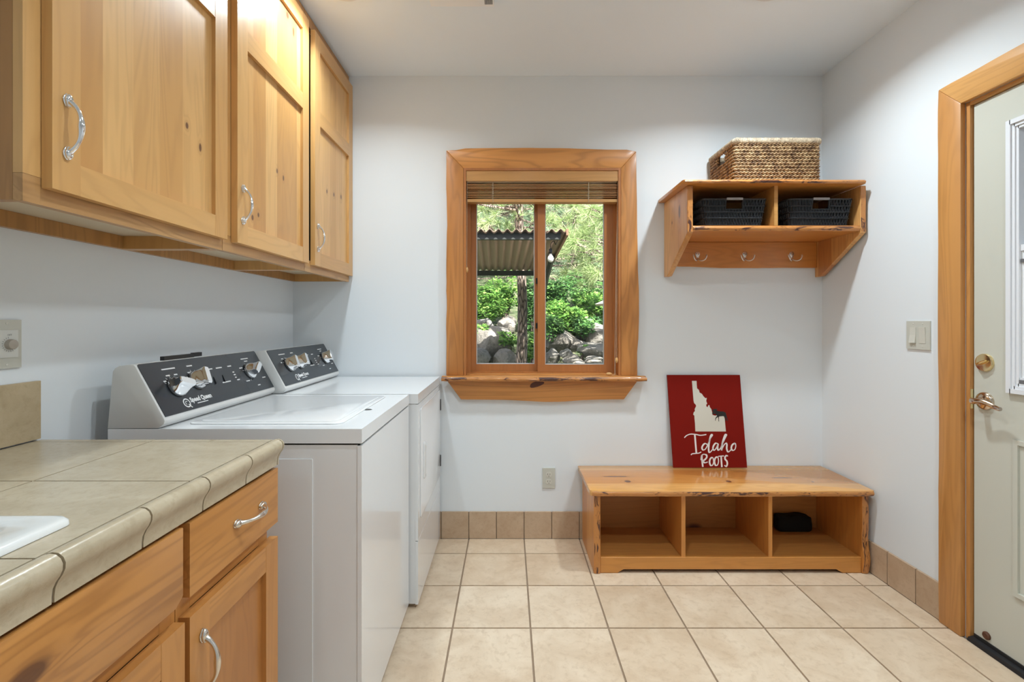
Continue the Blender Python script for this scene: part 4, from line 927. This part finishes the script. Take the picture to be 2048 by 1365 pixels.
for (a0, a1, c0, c1) in ((x0 + .006, x0 + .009, y0 + .006, y1 - .006), (x1 - .009, x1 - .006, y0 + .006, y1 - .006)): b.box(a0, a1, c0, c1, 1.915, 2.058); b.box(a0, a1, c0, 2.53, 2.058, 2.12); b.box(a0, a1, 2.61, c1, 2.058, 2.12)
for (a0, a1, c0, c1) in ((x0 + .009, x1 - .009, y0 + .006, y0 + .009), (x0 + .009, x1 - .009, y1 - .009, y1 - .006)): b.box(a0, a1, c0, c1, 1.915, 2.12)
b.box(x0 + .009, x1 - .009, y0 + .009, y1 - .009, 1.915, 1.920)
part('lining', b, flat('basket lining', (.07, .04, .02), .8), sbk)
rimp = rect_path(x0, x1, y0, y1, .016, .0062); rm = B()
for i, p in enumerate(rimp):
    d = (rimp[(i + 1) % len(rimp)] - rimp[i - 1]).normalized(); n_ = Vector((d.y, -d.x)); sl = .004
    lp = []
    for k in range(9):
        a = 2 * PI * k / 9; rx = .0095 + R.uniform(-.0006, .0010); rz = .0125 + R.uniform(-.0006, .0012)
        lp.append((p.x + n_.x * rx * math.cos(a) + d.x * sl * math.sin(a), p.y + n_.y * rx * math.cos(a) + d.y * sl * math.sin(a), 2.1275 + rz * math.sin(a)))
    rm.tube(lp, .0036, 5, True)
part('wrapped_rim', rm, M['seagrass_rim'], sbk, 60, None, 'stuff')

def black_basket_parts():
    h = .134; bw, bd, tw, td = .285, .275, .322, .305
    wv = B()
    def ring_at(f, off): w, d = bw + (tw - bw) * f + off, bd + (td - bd) * f + off; return rect_path(-w / 2, w / 2, -d / 2, d / 2, .02, .0068)
    lo_, n0 = ring_at(0, 0), len(ring_at(0, 0))
    for i in range(n0):                           # upright strands, bulging between the horizontal bands
        pts = []
        for k in range(17):
            f = k / 16; w, d = (bw + (tw - bw) * f) / bw, (bd + (td - bd) * f) / bd; p = lo_[i]; z = .003 + f * (h - .006)
            if abs(p.x) < .040 and z > h - .048: break
            o_ = .0016 * math.sin(2 * PI * f * 4 + PI * (i % 2)); n_ = Vector((p.x, p.y)).normalized()
            pts.append((p.x * w + n_.x * o_, p.y * d + n_.y * o_, z))
        wv.tube(pts, .0029, 5)
    for f in (.03, .30, .53, .76):
        pth = ring_at(f, .007); run = [(p.x, p.y, .003 + f * (h - .006)) for p in pth]
        if f > .6:
            run2 = [q_ for q_ in run if not abs(q_[0]) < .040]
            for sgn in (-1, 1):
                sid = sorted([q_ for q_ in run2 if q_[0] * sgn > 0], key=lambda q_: math.atan2(q_[1], q_[0] * sgn)); wv.tube(sid, .0030, 5)
        else: wv.tube(run, .0030, 5, True)
    ln = B(); e = .006
    def wallp(a, c, z0, z1):
        f0, f1 = z0 / h, z1 / h
        g0 = lambda f, s, t_: Vector((s * ((bw + (tw - bw) * f) / 2 - e), t_ * ((bd + (td - bd) * f) / 2 - e)))
        return g0, f0, f1
    for s in (-1, 1):
        q_ = []
        for f, z in ((0, .002), (1, h - .004)):
            X = s * ((bw + (tw - bw) * f) / 2 - e); Y = (bd + (td - bd) * f) / 2 - e; q_.append((X, -Y, z)); q_.append((X, Y, z))
        ln.add(q_, [(0, 1, 3, 2)])
        for (u0, u1, z0, z1) in ((-1, -.040, .002, h - .004), (.040, 1, .002, h - .004), (-.040, .040, .002, h - .048)):
            q_ = []
            for z in (z0, z1):
                f = z / h; Xm = (bw + (tw - bw) * f) / 2 - e; Y = s * ((bd + (td - bd) * f) / 2 - e)
                for u_ in (u0, u1): q_.append((max(-Xm, min(Xm, u_)), Y, z))
            ln.add(q_, [(0, 1, 3, 2)])
    ln.box(-bw / 2 + e, bw / 2 - e, -bd / 2 + e, bd / 2 - e, .001, .004)
    rim = B().tube([(p.x, p.y, h) for p in rect_path(-tw / 2, tw / 2, -td / 2, td / 2, .02, .02)], .0055, 8, True, sq=(.8, 1))
    gr = B()
    for s in (-1, 1): gr.box(-.040, .040, s * td / 2 - .0065, s * td / 2 + .0065, h - .0045, h + .0062, .002, 2)
    fr = B()
    for s in (-1, 1):
        Yb = s * (bd + (td - bd) * .64) / 2; Yt = s * td / 2
        fr.tube([(-.041, Yt, h - .004), (-.041, Yb, h - .048), (.041, Yb, h - .048), (.041, Yt, h - .004)], .0028, 6)
    K = M['wicker_black']
    return [('woven_strands', wv.mesh('woven_strands', K, 60), 'stuff'), ('lining', ln.mesh('lining', flat('black lining', (.006, .006, .007), .8)), None), ('rim', rim.mesh('rim', K, 60), None), ('grip', gr.mesh('grip', flat('grey grip', (.30, .28, .28), .45), 40), None), ('grip_frame', fr.mesh('grip_frame', K, 60), None)]
bparts = black_basket_parts()
for x, lab in ((1.1195, 'black wicker basket in the left cubby of the wall shelf'), (1.5480, 'black wicker basket in the right cubby of the wall shelf')):
    t = thing('wicker_basket', lab, 'basket', (x, 2.556, 1.6972), 'black baskets in the wall shelf')
    for nm, me, kd in bparts: tag(link(nm, me, t), kind=kd)

# ------------------------------------------------------------------ outside the window
def leafmat(name, a, b, c, tr=.35):
    q = N(name); rnd = q.n('ShaderNodeNewGeometry').outputs['Random Per Island']
    col = q.ramp(rnd, [(0, a), (.5, b), (1, c)]); q.l(col, q.b.inputs['Base Color']); q.p(Roughness=.5)
    t_ = q.n('ShaderNodeBsdfTranslucent'); q.l(col, t_.inputs[0]); mx = q.n('ShaderNodeMixShader'); mx.inputs[0].default_value = tr
    q.l(q.b.outputs[0], mx.inputs[1]); q.l(t_.outputs[0], mx.inputs[2]); q.l(mx.outputs[0], q.out.inputs['Surface']); return q.m
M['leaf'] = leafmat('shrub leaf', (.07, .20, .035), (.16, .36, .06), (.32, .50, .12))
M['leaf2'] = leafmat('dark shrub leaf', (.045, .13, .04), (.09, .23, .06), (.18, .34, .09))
M['needle'] = leafmat('pine needle', (.22, .34, .13), (.38, .50, .22), (.55, .64, .36), .4)
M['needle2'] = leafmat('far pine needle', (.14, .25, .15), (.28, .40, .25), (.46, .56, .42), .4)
def rockmat(name):
    q = N(name); v = q.coord(); n1 = q.noise(v, 5, 5, .65, .6).outputs['Fac']; n2 = q.noise(v, 24, 4, .7).outputs['Fac']; rnd = q.rand()
    c = q.mix(q.math('MULTIPLY_ADD', n1, 2.2, -.6, True), (.10, .098, .095), (.33, .315, .30)); c = q.mix(q.math('MULTIPLY', rnd, .4), c, (.42, .36, .30)); c = q.mix(q.ramp(n2, [(.45, 0.0), (.7, .7)]), c, (.10, .10, .085))
    q.l(c, q.b.inputs['Base Color']); q.p(Roughness=.85); q.bump(n2, .8, .03); return q.m
M['rock'] = rockmat('boulder stone')
def barkmat():
    q = N('pine bark'); v = q.coord(); vv = q.vmath('MULTIPLY', v, (1, 1, .22)); vo = q.n('ShaderNodeTexVoronoi', feature='DISTANCE_TO_EDGE'); vo.inputs['Scale'].default_value = 26; q.l(vv, vo.inputs['Vector'])
    n1 = q.noise(vv, 30, 4, .6).outputs['Fac']; e = q.ramp(vo.outputs['Distance'], [(.0, 0.0), (.16, 1.0)])
    c = q.mix(e, (.05, .035, .028), q.mix(n1, (.24, .17, .14), (.46, .37, .33))); q.l(c, q.b.inputs['Base Color']); q.p(Roughness=.9); q.bump(e, 1.0, .02); return q.m
M['bark'] = barkmat()
def dirtmat():
    q = N('hillside soil'); v = q.coord(); n1 = q.noise(v, 1.6, 6, .7, .5).outputs['Fac']; n2 = q.noise(v, 14, 4, .7).outputs['Fac']
    c = q.mix(q.math('MULTIPLY_ADD', n1, 2.4, -.7, True), (.05, .075, .03), (.30, .26, .19)); c = q.mix(q.ramp(n2, [(.45, .9), (.62, 0.0)]), c, (.05, .085, .03))
    q.l(c, q.b.inputs['Base Color']); q.p(Roughness=.95); q.bump(n2, .8, .05); return q.m
M['dirt'] = dirtmat()
M['tin'] = flat('weathered corrugated steel', (.36, .24, .195), .55); M['beam'] = flat('dark painted timber', (.03, .034, .034), .6); M['rake'] = flat('brown rake board', (.18, .10, .06), .6)

OS = 1.28
def gz(x, y):
    x /= OS; y /= OS
    if y < 5.4: z = .15
    elif y < 6.9: z = .15 + (y - 5.4) / 1.5 * .95
    else: z = 1.1 + (y - 6.9) * .30 if y < 8.4 else 1.55 + (y - 8.4) * .72
    return z + .12 * noise.noise((x * .8, y * .8, 3)) * min(1, max(0, y - 4)) - .1
gb = B(); NX, NY = 60, 60; xs = [-7 + 16 * i / NX for i in range(NX + 1)]; ys = [2.90 + 21 * (j / NY) ** 1.3 for j in range(NY + 1)]
gb.add([(x, y, gz(x, y)) for y in ys for x in xs], [(j * (NX + 1) + i, j * (NX + 1) + i + 1, (j + 1) * (NX + 1) + i + 1, (j + 1) * (NX + 1) + i) for j in range(NY) for i in range(NX)])
single('ground_hillside', gb, M['dirt'], 'sunlit hillside rising behind the house', 'hillside', kind='structure', smooth=60)

def rock(x, y, z, sx, sy, sz, seed, label, group=None):
    bm_ = bmesh.new(); bmesh.ops.create_icosphere(bm_, subdivisions=3, radius=1)
    for v in bm_.verts:
        c = v.co.copy(); k = 1 + .30 * noise.noise(c * 1.1 + Vector((seed * 3.7, 0, 0))) + .12 * noise.noise(c * 2.9 + Vector((0, seed, 0)))
        for pl_ in range(5):
            rn = random.Random(seed * 10 + pl_); d = Vector((rn.uniform(-1, 1), rn.uniform(-1, .4), rn.uniform(-.5, 1))).normalized(); dp = c.dot(d)
            if dp > .72: c -= d * (dp - .72) * .9
        c = c * k; v.co = (x + c.x * sx, y + c.y * sy, z + c.z * sz)
    bb3 = B(); bb3.bm(bm_, 0, 1); single('boulder', bb3, M['rock'], label, 'boulder', (x, y, z), group, smooth=28)
K7 = lambda px, y: (px - 1017) * y / 970
K8 = lambda py, y: 1.223 + (644 - py) * y / 970
RK = [(985, 690, 6.3, .27, .30, 'large pale boulder left of the pine trunk'), (965, 655, 6.7, .16, .13, 'grey boulder high in the bank at the left edge of the glass'), (1010, 720, 6.0, .16, .13, 'low boulder at the foot of the pine trunk, left side'), (1014, 650, 6.9, .15, .13, 'boulder just left of the trunk under the shrubs'), (950, 722, 5.9, .20, .15, 'low boulder in the bottom left corner of the glass'),
      (1104, 715, 5.9, .11, .10, 'upright grey boulder at the bottom left of the right pane'), (1132, 708, 5.8, .085, .06, 'small rounded pale boulder in the middle of the right pane'), (1146, 724, 5.7, .14, .08, 'flat pale boulder along the bottom of the right pane'), (1120, 680, 6.4, .22, .18, 'wide shaded boulder under the shrubs in the right pane'), (1195, 672, 6.4, .15, .17, 'tall pale boulder at the right edge of the glass'), (1185, 702, 6.0, .20, .12, 'tan boulder near the lower right of the glass'), (1192, 724, 5.75, .13, .08, 'low grey boulder in the bottom right corner of the glass'), (1155, 690, 6.2, .10, .08, 'small boulder between the wide shaded boulder and the tan one'), (1160, 660, 6.8, .20, .14, 'boulder half hidden by the right-hand shrubs')]
for i, (px, py, y, sx, sz, lab) in enumerate(RK): y *= OS; sx *= OS; sz *= OS; rock(K7(px, y), y, K8(py, y), sx, sx * .9, sz, i + 3, lab)
for i, x in enumerate((-2.3, -1.75, -1.25, 1.95, 2.5, 3.1)):
    y = 7.9 + (i * 37 % 10) * .06
    rock(x, y, gz(x, y) + .05, .34 + .03 * (i % 3), .3, .3 + .04 * (i % 2), 40 + i, 'grey boulder of the rock bank beyond the edge of the glass', 'boulders of the rock bank')

def shrub(x, y, z, rx, rz, n_, mat, label, seed, group='leafy shrubs on the bank', size=.04):
    rn = random.Random(seed); vs = []; fs = []
    lobes = [(rn.uniform(-.6, .6) * rx, rn.uniform(-.4, .4) * rx, rn.uniform(-.5, .6) * rz, rn.uniform(.35, .6)) for _ in range(9)]
    for k in range(n_):
        l = rn.choice(lobes); d = Vector((rn.gauss(0, 1), rn.gauss(0, 1), rn.gauss(0, 1))).normalized() * rn.uniform(.55, 1.0) * l[3]
        c = Vector((l[0] + d.x * rx, l[1] + d.y * rx, l[2] + d.z * rz)); s = size * rn.uniform(.6, 1.3)
        a = Vector((rn.gauss(0, 1), rn.gauss(0, 1), rn.gauss(0, .6))).normalized(); up = Vector((rn.gauss(0, .5), rn.gauss(0, .5) - .5, 1)).normalized(); b_ = a.cross(up).normalized(); a = up.cross(b_)
        i = len(vs); vs += [c - a * s, c + b_ * s * .45 + a * s * .1, c + a * s, c - b_ * s * .45 + a * s * .1]; fs.append((i, i + 1, i + 2, i + 3))
    t_ = thing('leafy_shrub', label, 'shrub', (x, y, z - rz), group)
    me = bpy.data.meshes.new('foliage'); me.from_pydata([v + Vector((0, 0, rz)) for v in vs], [], fs); me.materials.append(mat); me.update(); tag(link('foliage', me, t_), kind='stuff')
    st3 = B()
    for k in range(5): st3.tube([(x, y, z - rz - .25), (x + rn.uniform(-.3, .3) * rx, y + rn.uniform(-.2, .2) * rx, z - rz * .3), (x + rn.uniform(-.7, .7) * rx, y, z + rz * .4)], [.018, .012, .005], 5)
    part('stem', st3, M['bark'], t_, 60)
SHR = [(965, 605, 7.2, .36, .34, 2600, 'leaf', 'bright green shrub at the left edge of the glass'), (1010, 590, 7.5, .34, .36, 2600, 'leaf', 'bright green shrub left of the pine trunk'), (1015, 680, 6.2, .17, .17, 900, 'leaf', 'small green shrub among boulders left of the trunk'), (955, 665, 6.3, .15, .15, 700, 'leaf', 'small shrub in the lower left of the left pane'), (1062, 620, 7.0, .22, .5, 2600, 'leaf2', 'dark shrub directly right of the pine trunk'), (1065, 700, 6.1, .12, .22, 900, 'leaf', 'low shrub right of the trunk base'),
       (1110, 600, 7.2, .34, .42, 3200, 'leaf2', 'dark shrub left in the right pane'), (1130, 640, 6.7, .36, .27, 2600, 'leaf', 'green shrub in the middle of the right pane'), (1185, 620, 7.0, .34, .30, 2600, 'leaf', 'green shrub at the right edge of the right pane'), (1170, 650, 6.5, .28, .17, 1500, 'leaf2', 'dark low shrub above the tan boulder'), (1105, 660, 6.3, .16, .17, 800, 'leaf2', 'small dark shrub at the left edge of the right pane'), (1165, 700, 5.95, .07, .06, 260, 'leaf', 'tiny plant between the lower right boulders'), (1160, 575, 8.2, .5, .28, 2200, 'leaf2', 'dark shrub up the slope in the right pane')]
for i, (px, py, y, rx, rz, n_, mt, lab) in enumerate(SHR): y *= OS; rx *= OS; rz *= OS; shrub(K7(px, y), y, K8(py, y), rx, rz, n_, M[mt], lab, 100 + i)
for i, (x, y) in enumerate([(-2.1, 9.0), (-1.35, 9.4), (2.3, 9.2), (3.1, 8.8)]):
    shrub(x, y, gz(x, y) + .4, .45, .42, 1500, M['leaf'], 'leafy shrub on the bank beyond the edge of the glass', 200 + i)

def pine(x, y, z0, h, r0, label, tufts, mat, seed, lean=0, spread=1.6, zb=1.2, targets=()):
    rn = random.Random(seed); t_ = thing('pine_tree', label, 'tree', (x, y, z0), 'pine trees outside')
    tr_ = B(); pts = [(x + lean * k / 12 + .03 * math.sin(k), y, z0 + h * k / 12) for k in range(13)]
    tr_.tube(pts, [r0 * (1.25 if k == 0 else 1) * (1 - .06 * k) for k in range(13)], 14); part('trunk', tr_, M['bark'], t_, 60)
    br_ = B(); vs = []; fs = []; cen = []
    for k in range(tufts):
        zz = rn.uniform(zb, h * .95); f = 1 - .65 * (zz - zb) / (h - zb); a = rn.uniform(0, 2 * PI); L = spread * f * rn.uniform(.3, 1.0)
        cen.append(Vector((x + lean * zz / h + L * math.cos(a), y + L * math.sin(a), z0 + zz + rn.uniform(-.2, .1))))
    cen += [Vector(p) for p in targets]
    for c in cen:
        root_ = Vector((x + lean * .5, y, c.z - .15 + rn.uniform(-.15, .1)))
        if rn.random() < .35: br_.tube([root_, root_.lerp(c, .6) + Vector((0, 0, -.06)), c], [.018, .012, .005], 5)
        ax = ((c - root_).normalized() + Vector((rn.gauss(0, .3), rn.gauss(0, .3), rn.gauss(.2, .3)))).normalized()
        ln_ = rn.uniform(.14, .22)
        for q_ in range(52):
            d = (Vector((rn.gauss(0, 1), rn.gauss(0, 1), rn.gauss(0, 1))).normalized() + ax * .75).normalized(); w = d.cross(Vector((rn.gauss(0, 1), rn.gauss(0, 1), rn.gauss(0, 1)))).normalized() * .0042
            i = len(vs); o_ = c + d * .015 - Vector((x, y, z0)); e_ = c + d * ln_ * rn.uniform(.75, 1.1) + Vector((0, 0, -.02)) - Vector((x, y, z0)); vs += [o_ - w, o_ + w, e_]; fs.append((i, i + 1, i + 2))
    part('branches', br_, M['bark'], t_, 60, None, 'stuff')
    me = bpy.data.meshes.new('needles'); me.from_pydata(vs, [], fs); me.materials.append(mat); me.update(); tag(link('needles', me, t_), kind='stuff')
rn = random.Random(5)
def cloud(x0, x1, y0, y1, z0, z1, n_): return [(rn.uniform(x0, x1), rn.uniform(y0, y1), rn.uniform(z0, z1)) for _ in range(n_)]
YT_ = 7.25
pine(K7(1041, YT_), YT_, .35, 6.9, .082, 'pine tree whose trunk shows below the shed roof', 130, M['needle'], 1, .02, 1.5, 1.9, cloud(-.7, .8, 7.1, 8.3, 2.55, 3.6, 80))
pine(2.6, 6.6, .6, 6.5, .11, 'pine tree reaching in from the right of the window', 80, M['needle'], 2, 0, 1.6, 1.4, cloud(.72, 1.75, 5.9, 7.2, 1.75, 3.2, 130) + cloud(.62, 1.2, 5.3, 5.9, 1.95, 2.7, 22))
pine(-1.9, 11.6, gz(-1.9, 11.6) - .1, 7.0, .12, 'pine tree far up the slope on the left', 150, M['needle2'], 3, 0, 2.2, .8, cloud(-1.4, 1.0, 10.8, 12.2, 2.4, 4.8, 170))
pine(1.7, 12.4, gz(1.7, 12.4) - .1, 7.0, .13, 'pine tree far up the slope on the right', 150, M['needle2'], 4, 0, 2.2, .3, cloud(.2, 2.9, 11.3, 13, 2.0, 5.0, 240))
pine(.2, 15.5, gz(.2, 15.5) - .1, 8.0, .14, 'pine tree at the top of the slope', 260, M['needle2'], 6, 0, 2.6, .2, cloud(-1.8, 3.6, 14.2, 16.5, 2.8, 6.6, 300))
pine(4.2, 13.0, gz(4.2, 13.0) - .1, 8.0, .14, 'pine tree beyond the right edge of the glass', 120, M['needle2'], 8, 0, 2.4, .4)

# shed roof
sd = thing('shed_roof', 'open shed with a corrugated metal roof seen through the window', 'shed', (-1.1, 6.0, .1))
RY0, RY1, RZ0, RZ1 = 5.0, 7.0, K8(463, 5.0), K8(541, 7.0)
rb = B(); nx = 330; X0, X1 = -3.2, .60; vs = []
for j in range(5):
    f = j / 4; y = RY0 - .05 + (RY1 - RY0 + .1) * f; zb_ = RZ0 + (RZ1 - RZ0) * f; xr = X1 - .05 * f
    for i in range(nx + 1):
        x = X0 + (xr - X0) * i / nx; vs.append((x, y, zb_ + .017 * math.sin(2 * PI * (i / nx) * 42)))
rb.add(vs, [(j * (nx + 1) + i, j * (nx + 1) + i + 1, (j + 1) * (nx + 1) + i + 1, (j + 1) * (nx + 1) + i) for j in range(4) for i in range(nx)])
so = part('roof_sheet', rb, M['tin'], sd, 60); md_ = so.modifiers.new('thickness', 'SOLIDIFY'); md_.thickness = .002
part('beam', B().box(-3.1, .54, RY0 + .01, RY0 + .07, RZ0 - .080, RZ0 - .012, .004), M['beam'], sd)
part('beam', B().box(-3.1, .48, RY1 - .06, RY1, RZ1 - .080, RZ1 - .012, .004), M['beam'], sd)
part('rake_board', B().add([(X1 - .012, RY0 - .06, RZ0 - .05), (X1 + .012, RY0 - .06, RZ0 - .05), (X1 + .012, RY0 - .06, RZ0 + .014), (X1 - .012, RY0 - .06, RZ0 + .014), (X1 - .062, RY1 + .05, RZ1 - .06), (X1 - .038, RY1 + .05, RZ1 - .06), (X1 - .038, RY1 + .05, RZ1 + .014), (X1 - .062, RY1 + .05, RZ1 + .014)], [(0, 1, 2, 3), (4, 5, 6, 7), (0, 1, 5, 4), (1, 2, 6, 5), (2, 3, 7, 6), (3, 0, 4, 7)]), M['rake'], sd)
for x, y in ((.44, 6.96), (-2.9, 6.96), (-2.9, 5.05)): part('post', B().box(x - .04, x + .04, y - .04, y + .04, .0, (RZ1 if y > 6 else RZ0) - .081), M['beam'], sd)
part('brace', B().tube([(.47, 6.94, 1.50), (.50, 6.4, 1.80), (.535, 5.9, 2.02)], .035, 4), M['beam'], sd)
lb = thing('light_bulb', 'white light bulb hanging under the shed roof edge', 'light bulb', (.447, 5.15, 1.90))
part('socket', B().lathe([(.014, 0), (.017, .01), (.017, .045), (.010, .055)], (.447, 5.15, 1.945), (0, 0, 1), 14), M['black'], lb, 50)
part('globe', B().lathe([(.002, -.045), (.018, -.040), (.031, -.022), (.034, -.004), (.028, .016), (.018, .032), (.014, .044)], (.447, 5.15, 1.90), (0, 0, 1), 20), flat('bulb glass', (.85, .83, .80), .25), lb, 60)
part('wire', B().tube(spline([(.447, 5.15, 2.0), (.45, 5.15, 2.05), (.48, 5.14, 2.08), (.50, 5.13, 2.04), (.52, 5.12, 2.09)], 6), .004, 6), M['black'], lb, 60)
um = thing('patio_umbrella', 'pale patio umbrella at the right edge of the glass', 'umbrella', (2.15, 5.55, .05))
cv = B(); n_ = 16; vs = [(2.15, 5.55, 1.95)] + [(2.15 + 1.16 * math.cos(2 * PI * k / n_), 5.55 + 1.16 * math.sin(2 * PI * k / n_), 1.425) for k in range(n_)]
cv.add(vs, [(0, 1 + k, 1 + (k + 1) % n_) for k in range(n_)]); co_ = part('canopy', cv, flat('pale canvas', (.72, .64, .60), .8), um); sm = co_.modifiers.new('thickness', 'SOLIDIFY'); sm.thickness = .004
part('pole', B().tube([(2.15, 5.55, .06), (2.15, 5.55, 1.93)], .02, 10), M['rake'], um, 60)
